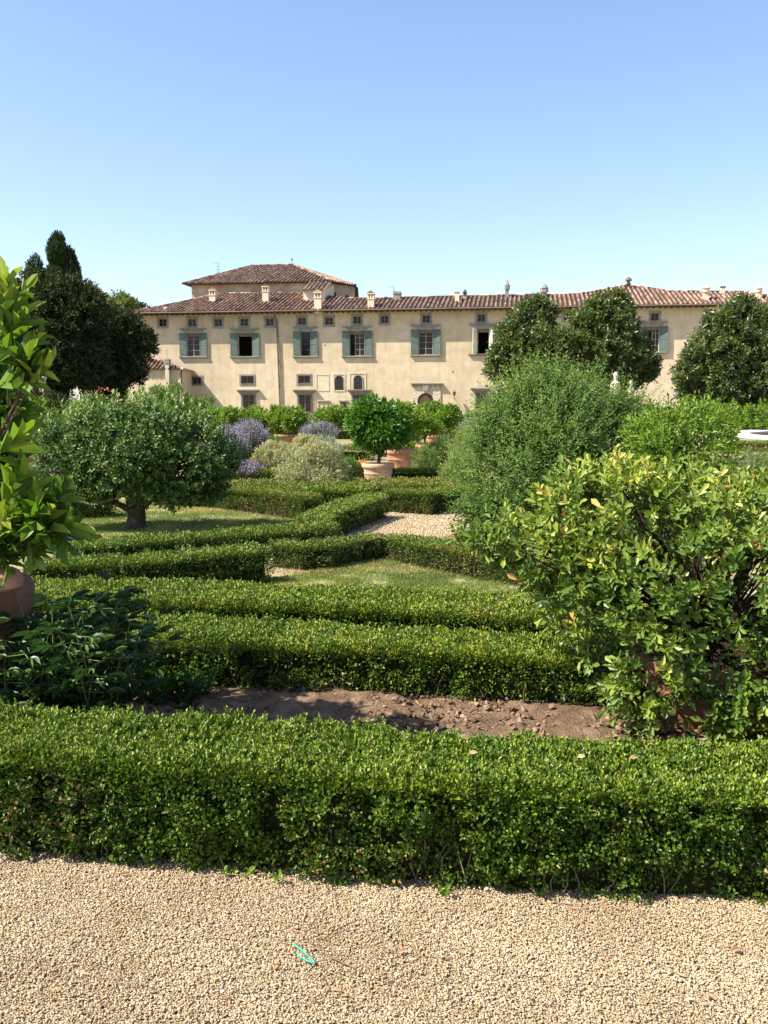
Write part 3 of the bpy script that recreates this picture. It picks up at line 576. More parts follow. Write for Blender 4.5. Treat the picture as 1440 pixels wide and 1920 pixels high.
def bush(name, label, cat, px, d, w, h, mat, ns, slen, nl_, L, W, kind=4, up=.6, k=8, group=None, ang=45, zlow=0, wy=None, droop=0, inner=.3, lr=.3):
    x = (px - 720) / FPX * d * CP; root = plant(name, label, cat, (x, d, 0), group); wy = wy or w
    cen = (0, 0, zlow + (h - zlow) * .45)
    bl = lumps(cen, (w * .48, wy * .48, (h - zlow) * .48), k * 2, min(w, (h - zlow) * 1.5) * lr * .75, -.5) + [(np.array(cen), np.array([w * .3, wy * .3, (h - zlow) * .36]))]
    mb = MB(); branches(mb, (0, 0, 0), bl, .018, .006, 1, seg=5); mb.build('stems', M['bark'], root)
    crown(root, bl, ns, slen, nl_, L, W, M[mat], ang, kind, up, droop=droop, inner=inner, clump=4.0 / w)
    return root
bush('sage_bush', 'nearest cream and green variegated bush, left of the central pot', 'bush', 592, 16.8, 1.2, .88, 'sage', 6500, .05, 6, .03, .014, up=.3, k=12)
bush('sage_bush', 'cream variegated bush behind and left of the nearest one', 'bush', 517, 19.5, 1.1, .84, 'sage', 4000, .055, 6, .034, .016, up=.3, k=10)
bush('sage_bush', 'small variegated bush peeping out above the two larger cream ones', 'bush', 575, 23.5, 1.0, .93, 'sage', 2600, .06, 6, .04, .018, up=.3, k=8)
bush('silver_bush', 'silvery grey bush right of the variegated bushes', 'bush', 620, 23.5, .75, .88, 'silver', 1100, .09, 7, .04, .01, up=.4, k=7)
bush('silver_bush', 'silvery feathery bush at the left behind the near lemon tree', 'bush', 72, 16.6, .75, .52, 'silver', 1300, .10, 8, .04, .007, up=.5, k=8)
bush('green_bush', 'small round dark bush below the bright round citrus', 'bush', 517, 27, .65, .8, 'feather', 500, .08, 6, .05, .02, k=5)
bush('green_bush', 'loose green bush left of the second terracotta pot', 'bush', 655, 19.5, .5, .6, 'feather', 500, .1, 7, .05, .012, k=5)
bush('orange_flower_bush', 'low orange tinted bush just behind the pale pot', 'bush', 682, 19.6, .42, .58, 'orangepetal', 250, .08, 5, .03, .012, k=5, up=.6)
bush('green_bush', 'dark green bush right of the second pot', 'bush', 800, 20, .8, .75, 'feather', 1000, .1, 7, .045, .014, k=7)
bush('green_bush', 'green bush in front of the orange pot by the portal citrus', 'bush', 833, 23, .9, 1.0, 'feather', 900, .1, 7, .05, .015, k=7)
bush('pale_bush', 'pale yellow green bush left of the feathery shrub', 'bush', 868, 15.5, .75, 1.0, 'palegreen', 1500, .13, 7, .04, .016, up=.7, k=9)
bush('pale_bush', 'pale bush further back above the yellow green one', 'bush', 880, 19.5, 1.0, 1.35, 'palegreen', 1200, .15, 7, .045, .016, up=.7, k=9)
bush('grey_bush', 'grey brown twiggy bush at the right below the basin', 'bush', 1350, 12, 1.0, 1.1, 'greytwig', 1100, .12, 7, .035, .01, k=8)
bush('green_bush', 'low green bush left of the grey one at the right', 'bush', 1235, 9.2, 1.0, 1.0, 'feather', 1300, .1, 6, .05, .02, k=8)
bush('rose_bush', 'red and pink rose bush before the round basin', 'bush', 1415, 21, 1.2, .62, 'feather', 900, .1, 6, .04, .02, k=8)
r_ = bush('rose_bush', 'second rose bush at the right edge before the basin', 'bush', 1480, 22, 1.2, .7, 'feather', 900, .1, 6, .04, .02, k=8)
for ob in [q for q in bpy.data.objects if q.name.startswith('rose_bush')]:
    lv = Leaves(); m = 45; d = rdir(m); d[:, 2] = np.abs(d[:, 2]); pp = d * np.array([.62, .62, .4]) + [0, 0, .3]
    for _ in range(4): lv.add(pp, rdir(m) + d, d + rdir(m) * .4, .045, .04, rng.random(m), 4)
    lv.build('blossoms', M['redpetal'], ob)
bush('orange_flower_bush', 'orange flowers at the far right edge', 'bush', 1440, 16.0, .5, .52, 'orangepetal', 200, .06, 5, .03, .02, k=5)
# lavender: thin upright spikes
def lavender(label, px, d, w, h, n, name='lavender_bush'):
    x = (px - 720) / FPX * d * CP; root = plant(name, label, 'lavender', (x, d, 0), 'purple lavender bushes')
    a = rng.random(n) * 6.28; rr = np.sqrt(rng.random(n)); base = np.stack([rr * np.cos(a) * w * .22, rr * np.sin(a) * w * .22, np.full(n, .03)], 1)
    tip = np.stack([rr * np.cos(a) * w * .5, rr * np.sin(a) * w * .5, h * (1 - .35 * rr ** 2) * rng.uniform(.7, 1.05, n)], 1)
    mb = Leaves(); mb.add(base, tip - base, rdir(n), np.linalg.norm(tip - base, axis=1), np.full(n, .012), rng.random(n) * .6, 4)
    for t in np.linspace(.15, .6, 5): mb.add(base + (tip - base) * t, (tip - base) + rdir(n) * .5 * h, rdir(n), .08, .012, rng.random(n), 4)
    mb.build('stalks', M['lavleaf'], root)
    lv = Leaves(); shoots(lv, base + (tip - base) * .62, tip - base, h * .4, 8, .035, .02, 45, 4, rbase=rng.random(n))
    lv.build('blossoms', M['lavender'], root); return root
lavender('tall upright lavender between the little tree and the cream bushes', 466, 24, .95, 1.22, 750)
lavender('lavender clump in front of the broad citrus, behind the cream bushes', 598, 31, 1.25, 1.08, 500)
lavender('lavender clump at the right foot of the little tree', 440, 18.8, 1.1, .5, 500)
lavender('lavender beside the right rim of the round citrus at the portal', 767, 34, .9, .95, 260)
lavender('greyish lavender tangled in the right side of the little tree crown', 425, 19, .8, 1.2, 350)
lavender('lavender near the left edge behind the lemon leaves', 2, 20, .7, .8, 350)
lavender('pale lavender right of the villa wall lamp', 885, 30, .9, 1.2, 300)

# ---- the feathery shrub
def feathery(label, px, d, blobs, ns, root_name='feathery_shrub', L=.04, slen=.34):
    x = (px - 720) / FPX * d * CP; root = plant(root_name, label, 'shrub', (x, d, 0))
    mb = MB(); branches(mb, (0, 0, 0.02), blobs, .03, .008, 4, up=.05, seg=6)
    lv = Leaves(); P, Dd = blob_points(blobs, ns, .6, 1.15, .75); P, Dd = keep_clumps(P, Dd, 3.2, .46, .06)
    dd = Dd * .9 + np.array([-.05, 0, .5]) + rng.normal(0, .35, Dd.shape)
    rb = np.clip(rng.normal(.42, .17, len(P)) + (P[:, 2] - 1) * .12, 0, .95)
    sl = slen * rng.uniform(.6, 1.3, len(P))
    shoots(lv, P - unit(dd) * slen * .5, dd, sl, 15, L, L * .34, 62, 4, droop=.22, rbase=rb, rspread=.3)
    P, Dd = blob_points(blobs, 420, .95, 1.2, .9); kk = Dd[:, 2] > -.2; P, Dd = P[kk], Dd[kk]
    shoots(lv, P - Dd * .1, Dd + np.array([0, 0, .7]), rng.uniform(.3, .5, len(P)), 18, L * .9, L * .3, 60, 4, droop=.12, rbase=np.clip(rng.normal(.6, .15, len(P)), 0, 1))
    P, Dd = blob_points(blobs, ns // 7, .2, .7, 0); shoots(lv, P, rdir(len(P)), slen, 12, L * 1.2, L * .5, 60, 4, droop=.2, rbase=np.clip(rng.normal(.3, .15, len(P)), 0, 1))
    lv.build('foliage', M['feather'], root)
    P2, D2 = blob_points(blobs, 60, .9, 1.0)
    for p_, d_ in zip(P2, D2):
        if d_[2] > -.1: mb.tube(limb_path(p_ - d_ * .2, p_ + (d_ + [0, 0, .8]) * .22, .1, 3), [.004, .003, .002, .0015], 3)
    mb.build('branches', M['bark'], root, smooth=True)
    return root
def el(x, y, z, rx, ry=None, rz=None): return (np.array([x, y, z], float), np.array([rx, ry or rx, rz or rx], float))
feathery('big feathery green shrub with fine fern like leaves, right of centre', 1040, 11.8,
         [el(-.05, 0, 1.3, .62, .65, .62), el(-.42, .1, 1.45, .38), el(.33, 0, 1.5, .4), el(-.78, 0, .98, .36), el(.66, .1, 1.3, .42), el(1.0, .2, 1.15, .38), el(-.85, -.1, .55, .36), el(-.5, -.3, .4, .4), el(0, -.4, .8, .55), el(.55, -.3, .8, .5), el(-.2, 0, 1.72, .28), el(.2, .1, 1.76, .26), el(-.6, 0, 1.4, .3), el(.9, 0, .8, .4), el(-.85, -.3, .3, .28), el(-.5, -.5, .65, .32), el(.1, -.5, 1.25, .32), el(1.2, .3, 1.12, .26), el(.85, 0, 1.5, .22)], 8000, slen=.42, L=.055)
# ---- big glossy shrub in pot, right foreground
root = plant('potted_glossy_shrub', 'large potted shrub with glossy yellow green leaves filling the right foreground', 'potted shrub', (1.63, 4.55, 0))
add_pot(root, .36, .36, M['oldterra'], seg=48)
GB = [el(.05, .1, .93, .48, .5, .27), el(-.35, .05, 1.0, .32, .34, .22), el(.4, .1, 1.02, .36, .36, .24), el(-.62, .05, .92, .26, .28, .18), el(-.82, .1, .84, .2, .24, .16), el(-1.02, .2, .92, .2, .22, .13), el(-.72, 0, .72, .2), el(-.66, .12, 1.08, .22, .26, .16), el(-.42, .15, 1.17, .25, .28, .15), el(-.3, -.2, .72, .34), el(.15, -.25, .72, .32),
      el(.55, -.1, .7, .36), el(.7, .1, .95, .3), el(-.48, -.1, .5, .25), el(-.35, -.3, .34, .24, .22, .26), el(.05, -.4, .30, .2, .16, .2), el(.5, -.35, .42, .28), el(.8, -.1, .5, .3), el(.3, -.45, .25, .22, .15, .2), el(0, -.48, .2, .16, .1, .18), el(.15, -.5, .32, .16, .1, .14), el(.45, -.45, .2, .18, .1, .18),
      el(-.1, .2, 1.12, .28, .28, .14), el(.35, .2, 1.12, .3, .3, .13), el(-.15, .35, .6, .4), el(.4, .4, .6, .4)]
mb = MB(); fork = (0, 0, .42); mb.tube(limb_path((0, 0, .3), fork, .05, 3), [.05, .045, .04, .035], 8)
branches(mb, fork, GB, .018, .005, 5, up=.04, seg=6)
lv = Leaves(); P, Dd = blob_points(GB, 5200, .76, 1.12, .85); P, Dd = keep_clumps(P, Dd, 5.5, .46, .06)
void = (((P[:, 0] + .08) / .24) ** 2 + ((P[:, 2] - .6) / .2) ** 2 < 1) & (P[:, 1] < .1) | (((P[:, 0] - .55) / .16) ** 2 + ((P[:, 2] - .78) / .1) ** 2 < 1) & (P[:, 1] < .1); kp = ~void | (rng.random(len(P)) < .3); P = P[kp]; Dd = Dd[kp]
dd = Dd * .9 + np.array([-.1, -.15, .35]) + rng.normal(0, .3, Dd.shape)
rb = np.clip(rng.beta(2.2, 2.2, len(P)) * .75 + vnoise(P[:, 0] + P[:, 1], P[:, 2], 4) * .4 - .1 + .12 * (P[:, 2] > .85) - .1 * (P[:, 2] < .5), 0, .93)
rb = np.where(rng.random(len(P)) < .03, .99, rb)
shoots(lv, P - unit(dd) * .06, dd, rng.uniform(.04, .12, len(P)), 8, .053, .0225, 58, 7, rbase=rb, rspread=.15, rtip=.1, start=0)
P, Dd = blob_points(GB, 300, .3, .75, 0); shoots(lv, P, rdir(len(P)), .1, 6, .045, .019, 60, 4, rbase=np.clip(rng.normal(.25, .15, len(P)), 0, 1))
lv.build('foliage', M['glossy'], root)
P2, D2 = blob_points(GB, 90, .55, .8, 0)
for p_, d_ in zip(P2, D2): mb.tube(limb_path(np.array(fork) + (p_ - np.array(fork)) * .1, p_ + d_ * .15, .12, 4), [.007, .006, .005, .0035, .002], 4)
mb.build('branches', M['darkbark'], root, smooth=True)

# ---- near lemon tree in a pot on the left
lx, ly = G(-75, 1098, .78); lx, ly = -1.98, 4.15
root = plant('potted_lemon_tree', 'near lemon tree in a tall terracotta pot cut off by the left edge', 'potted tree', (lx, ly, 0))
add_pot(root, .37, .80, M['oldterra'], seg=48)
LB = []
for a_, b_, r_px, dd_ in [(-15, 600, 36, -.2), (12, 560, 20, -.25), (30, 660, 28, -.3), (60, 690, 16, -.35), (-35, 730, 50, -.1), (0, 770, 28, -.2), (-30, 850, 50, -.1), (10, 880, 26, -.2), (30, 955, 36, -.25), (85, 960, 26, -.3), (118, 985, 16, -.3), (10, 1020, 38, -.2), (65, 1015, 26, -.2), (-60, 980, 65, 0), (-80, 660, 50, 0), (-110, 790, 80, .1), (-130, 920, 90, .2), (-40, 740, 50, .4), (-20, 930, 50, .4)]:
    q_ = D(a_, b_, ly + dd_); rr_ = r_px / FPX * ly; LB.append(el(q_[0] - lx, dd_, q_[2], rr_, rr_, rr_ * .9))
mb = MB(); mb.tube(limb_path((0, 0, .72), (.02, -.03, 1.05), .05, 4), [.045, .04, .037, .034, .03], 8); branches(mb, (.02, -.03, 1.05), LB, .014, .005, 2, seg=6); mb.build('trunk', M['bark'], root, smooth=True)
lv = Leaves(); P, Dd = blob_points(LB, 620, .65, .95, .8); dd = Dd * .8 + np.array([.1, 0, .45]) + rng.normal(0, .25, Dd.shape)
shoots(lv, P - unit(dd) * .1, dd, rng.uniform(.10, .17, len(P)), 7, .095, .042, 48, 6, rbase=np.clip(rng.normal(.5, .2, len(P)), 0, .95), rtip=.3, jit=.35)
# long fresh shoots
spx = [(20, 575, .1, 1), (40, 600, .4, .8), (75, 690, .9, .35), (60, 650, .5, .7), (5, 545, .1, 1), (-10, 580, -.1, 1), (120, 985, .9, .3), (100, 960, .5, .9), (60, 930, .4, 1), (45, 720, .8, .1), (25, 830, .7, .5), (30, 900, .5, .8)]
sp = np.array([[D(a_, b_, ly - .35)[0] - lx, -.35, D(a_, b_, ly - .35)[2]] for a_, b_, _, _ in spx]); sd = np.array([[c_, -.1, d_] for _, _, c_, d_ in spx])
shoots(lv, sp - unit(sd) * .14, sd, .15, 9, .125, .048, 40, 6, rbase=np.full(len(sp), .82), rtip=.3)
lv.build('foliage', M['lemon'], root)
for q in [(.3, -.28, 1.04), (.38, -.3, 1.12), (.24, -.3, 1.1)]:
    mb = MB(); mb.lathe([(.001, -.04), (.012, -.034), (.024, -.018), (.029, 0), (.024, .018), (.012, .032), (.004, .04), (.001, .042)], *q, seg=14, close=False); mb.build('lemon', M['lemon_fruit'], root, smooth=True)
# lying clay piece (rounded terracotta shard) on the pot rim
mb = MB(); mb.lathe([(.001, 0), (.06, .002), (.085, .02), (.09, .05), (.075, .085), (.05, .1), (.001, .105)], 0, 0, 0, 24, close=False)
o = mb.build('terracotta_vase', M['terracotta'], None, smooth=True); o.location = (lx + .30, ly - .12, .79); tag(o, 'small rounded terracotta vase sitting on the rim of the lemon pot', 'vase')

# ---- peony clump left foreground
root = plant('peony_plant', 'sprawling dark green peony with long pointed leaves in the left of the soil bed', 'plant', (-1.52, 4.1, 0))
mb = MB(); lv = Leaves(); n_st = 120
for i in range(n_st):
    a = rng.random() * 6.28; b0 = np.array([np.clip(rng.normal(0, .22), -.5, .28), np.clip(rng.normal(0, .14), -.2, .25), .02]); reach = rng.uniform(.1, .6)
    top = b0 + np.array([math.cos(a) * reach * .72 - .06, math.sin(a) * reach * .6, rng.uniform(.3, .84) * (1 - reach * .45)])
    mid = (b0 + top) / 2 + np.array([0, 0, .12]); pts = [b0 + (mid - b0) * t * 2 * (1 - t) * 0 + ((1 - t) ** 2 * b0 + 2 * t * (1 - t) * mid + t * t * top - b0) for t in np.linspace(0, 1, 6)]
    mb.tube(pts, [.005, .0045, .004, .0035, .003, .002], 5)
    for t in (2, 3, 4, 5):
        for s_ in (-1, 1):
            base = np.array(pts[t]); d0 = unit(np.array([math.cos(a + s_ * rng.uniform(.5, 1.3)), math.sin(a + s_ * rng.uniform(.5, 1.3)), rng.uniform(-.1, .55)]))
            st = base + d0 * .07; mb.tube([base, st], [.0025, .002], 4, .5)
            for k_, (an, ln) in enumerate([(-.8, .055), (-.4, .08), (0, .1), (.4, .08), (.8, .055)]):
                c_, s2 = math.cos(an), math.sin(an); dd = np.array([d0[0] * c_ - d0[1] * s2, d0[0] * s2 + d0[1] * c_, d0[2] + rng.normal(0, .12)])
                lv.add(st[None], dd[None], (np.array([0, 0, 1.]) + rng.normal(0, .3, 3))[None], np.array([ln * rng.uniform(.8, 1.2)]), np.array([.024 * rng.uniform(.8, 1.2)]), np.array([rng.random()]), 6)
mb.build('stems', M['greenstem'], root, smooth=True); lv.build('foliage', M['peony'], root)
# low seedling plant right of it by the hedge
root = plant('lily_seedling', 'low rosette of pointed leaves on the soil beside the peony', 'plant', (G(330, 1325)[0], G(330, 1325)[1] , 0)); lv = Leaves()
bs = np.stack([rng.normal(0, .09, 16), rng.normal(0, .04, 16), np.full(16, .02)], 1); shoots(lv, bs, np.array([0, 0, 1.]) + rng.normal(0, .45, (16, 3)), .1, 8, .1, .026, 55, 6, rbase=rng.random(16) * .6 + .3); lv.build('foliage', M['peony'], root)

# ---- little tree on the lawn
tx, ty = G(255, 991); root = plant('small_apple_tree', 'little spreading tree with a short forked trunk and grey green leaves on the dry lawn', 'tree', (tx, ty, 0))
AB = [el(0, 0, 1.12, .75, .7, .48), el(-.75, 0, 1.05, .48, .5, .4), el(.8, 0, 1.0, .48, .5, .4), el(-.35, -.1, 1.3, .45, .45, .32), el(.35, 0, 1.33, .45, .45, .3), el(0, -.35, .85, .6, .4, .35), el(-.7, -.1, .7, .42, .4, .34), el(.75, -.1, .68, .4, .4, .32), el(-.95, 0, .85, .3), el(1.05, .1, .85, .26), el(-.5, .2, 1.45, .25), el(.75, .1, 1.3, .3, .3, .26), el(-1.0, .1, 1.2, .3, .3, .25), el(1.0, -.1, .5, .2, .2, .14), el(-.45, -.2, .5, .3, .3, .18), el(.15, .1, 1.5, .28, .3, .17), el(-.8, -.2, .45, .3, .3, .2), el(.5, -.3, .48, .26, .26, .16), el(-1.1, -.1, .62, .28, .3, .22), el(.2, -.45, .6, .3, .25, .2)]
AB = [(c_ - np.array([0, 0, .07]) * (c_[2] > .9), r_) for c_, r_ in AB]
mb = MB(); mb.tube([(0, 0, -.02), (.0, 0, .08), (.02, 0, .18), (.0, 0, .28)], [.155, .125, .115, .12], 12)
for (ex, ey, ez, r0) in [(-.35, .1, .95, .075), (.28, 0, .9, .07), (-.1, -.1, 1.05, .06), (.55, .1, .8, .05), (-.65, -.05, .7, .045), (.1, .2, 1.1, .05)]:
    mb.tube(limb_path((0, 0, .2), (ex, ey, ez), .12, 5), [r0, r0 * .9, r0 * .75, r0 * .6, r0 * .45, r0 * .35], 8)
branches(mb, (0, 0, .45), AB, .035, .012, 5, up=.03, seg=6); mb.build('trunk', M['bark'], root, smooth=True)
mb = MB(); mb.tube([(-.2, -.3, .42), (-.45, -.4, .36), (-.62, -.45, .41), (-.85, -.5, .38)], [.022, .018, .014, .008], 6); mb.build('dead_branch', M['palebark'], root, smooth=True)
lv = Leaves(); P, Dd = blob_points(AB, 5600, .65, 1.18, .8); P, Dd = keep_clumps(P, Dd, 4, .43, .07); dd = Dd * .8 + np.array([0, 0, .35]) + rng.normal(0, .35, Dd.shape)
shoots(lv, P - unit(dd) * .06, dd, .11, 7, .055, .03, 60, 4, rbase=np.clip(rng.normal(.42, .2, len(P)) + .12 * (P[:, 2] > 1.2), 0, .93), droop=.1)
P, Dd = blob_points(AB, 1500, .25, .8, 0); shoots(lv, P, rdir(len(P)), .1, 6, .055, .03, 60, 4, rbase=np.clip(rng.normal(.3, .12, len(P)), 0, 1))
m = 120; ux = rng.uniform(-1.15, 1.1, m); up_ = np.stack([ux, rng.uniform(-.4, .4, m), 1.47 - .22 * ux ** 2 + rng.uniform(-.16, .02, m)], 1)
shoots(lv, up_, np.array([0, 0, 1.]) + rng.normal(0, .12, (m, 3)), rng.uniform(.16, .36, m), 11, .07, .032, 55, 4, rbase=rng.uniform(.85, .98, m), rtip=.1, droop=-.1)
lv.build('foliage', M['apple'], root)

# ------------------------------------------------------------------ trees of the background
def tree(name, label, px, d, blobs, ns, slen, nl_, L, W, mat, trunk=.3, group=None, th=1.5, flowers=0, up=.2, inner=.3, ang=60):
    x = (px - 720) / FPX * d * CP; root = plant(name, label, 'tree', (x, d, 0), group)
    mb = MB(); mb.tube([(0, 0, -.1), (0, 0, th * .3), (.05, 0, th * .7), (0.05, 0, th)], [trunk * 1.25, trunk, trunk * .9, trunk * .8], 9)
    branches(mb, (0.05, 0, th * .95), blobs, trunk * .4, trunk * .1, 3, seg=6); mb.build('trunk', M['bark'], root, smooth=True)
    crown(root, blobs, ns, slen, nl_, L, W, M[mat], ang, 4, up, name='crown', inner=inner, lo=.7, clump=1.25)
    if flowers:
        P, Dd = blob_points(blobs, flowers * 3, .98, 1.04, .95); s_ = Dd[:, 1] < .1; P = P[s_][:flowers]; Dd = Dd[s_][:flowers]
        for p_, d_ in zip(P, Dd):
            lv = Leaves(); n_ = 8; lv.add(np.tile(p_, (n_, 1)), d_ + rdir(n_) * .8, rdir(n_), np.full(n_, .15), np.full(n_, .09), rng.random(n_), 6); lv.build('flower', M['petal'], root)
    return root
def hz(px, py, d): p = D(px, py, d); return p[0], p[2]
def blobs_px(pxc, d, lst):      # lst of (px, py, radius px, squash)
    s = d / FPX; x0 = (pxc - 720) / FPX * d * CP; out = []
    for q in lst:
        x, z = hz(q[0], q[1], d); r = q[2] * s; out.append((np.array([x - x0, rng.uniform(-.25, .25) * r + (q[4] if len(q) > 4 else 0), z]), np.array([r, r, r * (q[3] if len(q) > 3 else .85)])))
    return out
def sub(blobs, k, f):
    out = list(blobs)
    for c, r in blobs:
        for _ in range(k):
            d = rdir(1)[0]; d[1] = -abs(d[1]) if rng.random() < .6 else d[1]; out.append((c + r * d * rng.uniform(.75, 1.02), r * f * rng.uniform(.55, 1.25)))
    return out
ls = 60
tree('holm_oak', 'huge dark holm oak at the left in front of the cypress', 95, 60, sub(blobs_px(95, 60, [(95, 600, 62), (60, 560, 42), (120, 560, 45), (50, 640, 55), (130, 640, 60), (95, 690, 60), (165, 580, 34), (30, 600, 40), (70, 535, 25), (150, 690, 45)]), 7, .33), 7500, .5, 7, .27, .12, 'oak', .45, th=2.5, inner=.5)
tree('holm_oak', 'dark holm oak leaning over the corner of the villa', 215, 64, sub(blobs_px(215, 64, [(212, 632, 44), (236, 606, 22), (255, 655, 30), (200, 675, 50), (175, 625, 38), (225, 700, 38), (262, 638, 22), (195, 715, 34), (240, 630, 32)]), 7, .33), 6000, .5, 7, .27, .12, 'oak', .4, th=2.2)
tree('holm_oak', 'dark tree mass behind the lemon leaves at the left edge', 8, 66, sub(blobs_px(8, 66, [(5, 570, 42), (-30, 620, 60), (25, 640, 45), (10, 690, 50), (-60, 560, 45)]), 7, .33), 3000, .5, 7, .26, .12, 'oak', .4, th=2.2)
tree('pale_green_tree', 'lighter green tree showing between the oaks and the villa roof', 205, 105, sub(blobs_px(205, 105, [(168, 553, 18), (222, 566, 17), (200, 578, 22), (242, 580, 15), (165, 580, 26), (182, 566, 15), (228, 585, 25)]), 6, .36), 1900, .6, 6, .34, .16, 'poplar', .35, th=6)
tree('pale_green_tree', 'dark rounded treetop touching the left end of the villa roof', 262, 120, sub(blobs_px(262, 120, [(258, 580, 14), (270, 585, 12), (245, 590, 16)]), 5, .4), 600, .6, 6, .4, .2, 'oak', .35, th=7)
def cypress(label, px, d, top, bot, wpx, ns):
    s = d / FPX; x, zt = hz(px, top, d); _, zb = hz(px, bot, d); root = plant('cypress_tree', label, 'tree', (x, d, 0), 'cypresses behind the oaks'); H = zt - zb
    mb = MB(); mb.tube([(0, 0, 0), (0, 0, zb + H * .5), (0, 0, zt - .6)], [.35, .2, .04], 8); mb.build('trunk', M['bark'], root, smooth=True)
    bl = []
    for i in range(26):
        t = rng.random(); w = wpx * s * .5 * min(1, math.sqrt((1 - t) * 1.2) + .08) * .66; a = rng.random() * 6.28
        bl.append((np.array([math.cos(a) * w * (.9 if t > .7 else 1), math.sin(a) * w, zb + H * t * .8]), np.array([w * .5 + .38, w * .5 + .38, 1.1])))
    crown(root, bl, ns, .5, 7, .2, .1, M['cypress'], 30, 4, 1.6, name='crown', inner=.3)
cypress('tall blunt cypress rising above the dark oak on the left', 110, 85, 434, 560, 62, 4200)
cypress('small cypress tip left of the tall one', 64, 88, 480, 560, 22, 700)
MG = 'broad magnolias before the villa'
tree('magnolia_tree', 'magnolia with white flowers, left one of the pair before the villa', 985, 62, sub(blobs_px(985, 62, [(1003, 577, 20), (985, 600, 26), (1022, 605, 26), (965, 635, 30), (1015, 645, 40), (945, 665, 26), (985, 680, 40), (938, 690, 22), (1030, 690, 45)]), 5, .4), 3900, .42, 7, .3, .12, 'magnolia', .3, MG, 1.6, 12, .35)
tree('magnolia_tree', 'magnolia with white flowers, right one of the pair, reaching past the window shutter', 1140, 60, sub(blobs_px(1140, 60, [(1150, 567, 18), (1126, 580, 24), (1170, 588, 20), (1105, 610, 32), (1150, 620, 40), (1190, 632, 20), (1075, 640, 34), (1130, 660, 45), (1178, 665, 38), (1215, 682, 18), (1202, 700, 20), (1150, 700, 40)]), 5, .4), 5200, .42, 7, .3, .12, 'magnolia', .3, MG, 1.6, 14, .35)
tree('magnolia_tree', 'magnolia at the right edge, its round crown cut by the frame', 1385, 56, sub(blobs_px(1385, 56, [(1388, 574, 18), (1412, 588, 24), (1352, 602, 26), (1445, 600, 35), (1375, 628, 42), (1322, 632, 20), (1425, 640, 50), (1310, 668, 26), (1360, 680, 52), (1284, 702, 20), (1300, 728, 28), (1350, 735, 42), (1410, 720, 55), (1450, 690, 55)]), 5, .4), 6200, .4, 7, .28, .11, 'magnolia', .3, MG, 1.3, 12, .35)
def fb(label, px, d, w, h, mat, ns, L=.2, name='garden_bush'): return bush(name, label, 'bush', px, d, w, h, mat, ns, .35, 6, L, L * .45, k=9)
fb('dark bush under the oaks left of the annex', 55, 48, 3.4, 2.7, 'oak', 1200)
fb('green bush before the annex of the villa', 310, 55, 3.2, 2.6, 'feather', 1100)
fb('olive bush at the foot of the villa shadow', 375, 60, 3.0, 1.9, 'feather', 800)
fb('dark bush below the second oak', 210, 52, 4.0, 2.0, 'oak', 1100)
fb('green bush behind the little tree', 120, 50, 4.5, 1.8, 'citrus', 1000)
fb('bush between the left magnolias and the portal', 905, 48, 2.0, 1.3, 'feather', 500)
fb('bush under the pair of magnolias', 1100, 52, 6.0, 1.9, 'feather', 1500)
fb('bush under the right magnolia', 1330, 54, 4.5, 1.5, 'citrus', 900)
fb('round light green bush behind the basin, nearest the right edge', 1412, 50, 2.6, 1.45, 'citrus', 600)
fb('round light green bush behind the left end of the basin', 1348, 51, 2.6, 1.5, 'citrus', 600)
fb('bush at the right edge below the magnolia', 1450, 54, 4.0, 1.4, 'citrus', 900)

# pink blossoming shrub behind the little tree
rt = fb('pinkish flowering shrub behind the little tree, against the dark oak', 195, 40, 1.6, 2.3, 'feather', 350, .12, 'oleander_bush')
lv = Leaves(); m = 160; d_ = rdir(m); lv.add(d_ * [.75, .75, .8] + [0, 0, 1.55], rdir(m), rdir(m), .1, .08, rng.random(m), 4); lv.build('blossoms', M['redpetal'], rt)

# ------------------------------------------------------------------ basin, statues
root = empty('fountain_basin', (28.3, 40, 0)); tag(root, 'large round white stone basin at the right edge', 'fountain')
mb = MB(); mb.lathe([(13.0, 0), (13.0, .06), (12.8, .08), (12.78, .2), (13.0, .22), (13.02, .30), (11.85, .31), (11.8, .28), (11.75, .02)], 0, 0, 0, 128, .5, close=False); mb.build('rim', M['marble'], root, smooth=True)
mb = MB(); mb.lathe([(.01, .22), (11.77, .22)], 0, 0, 0, 96, .5, close=False); mb.build('water', M['water'], root)
for px, top, w, lab in [(1155, 697, 17, 'taller weathered white stone figure showing above the feathery shrub'), (1184, 712, 12, 'shorter white stone figure right of the taller one')]:
    d = 38; x, z = hz(px, top, d); s = d / FPX; root = empty('garden_statue', (x, d, 0)); tag(root, lab, 'statue', 'white statues')
    r = w * s * .5
    mb = MB(); mb.box(-r * 1.7, r * 1.7, -r * 1.7, r * 1.7, 0, .12); mb.box(-r * 1.4, r * 1.4, -r * 1.4, r * 1.4, .12, 1.0); mb.box(-r * 1.6, r * 1.6, -r * 1.6, r * 1.6, 1.0, 1.1); mb.build('pedestal', M['agedstone'], root, bevel=.01)
    H = z - 1.1
    mb = MB(); mb.lathe([(r * .9, 0), (r * .95, .1 * H), (r * .7, .3 * H), (r * .85, .5 * H), (r * 1.0, .68 * H), (r * .95, .76 * H), (r * .4, .81 * H), (r * .36, .84 * H), (r * .55, .89 * H), (r * .56, .94 * H), (r * .3, .99 * H), (.001, H)], 0, 0, 1.1, 20, close=False)
    mb.tube([(-r * .85, 0, 1.1 + .74 * H), (-r * 1.15, -.03, 1.1 + .55 * H), (-r * .5, -r * .9, 1.1 + .5 * H)], [r * .28, r * .24, r * .18], 8); mb.build('figure', M['agedstone'], root, smooth=True)
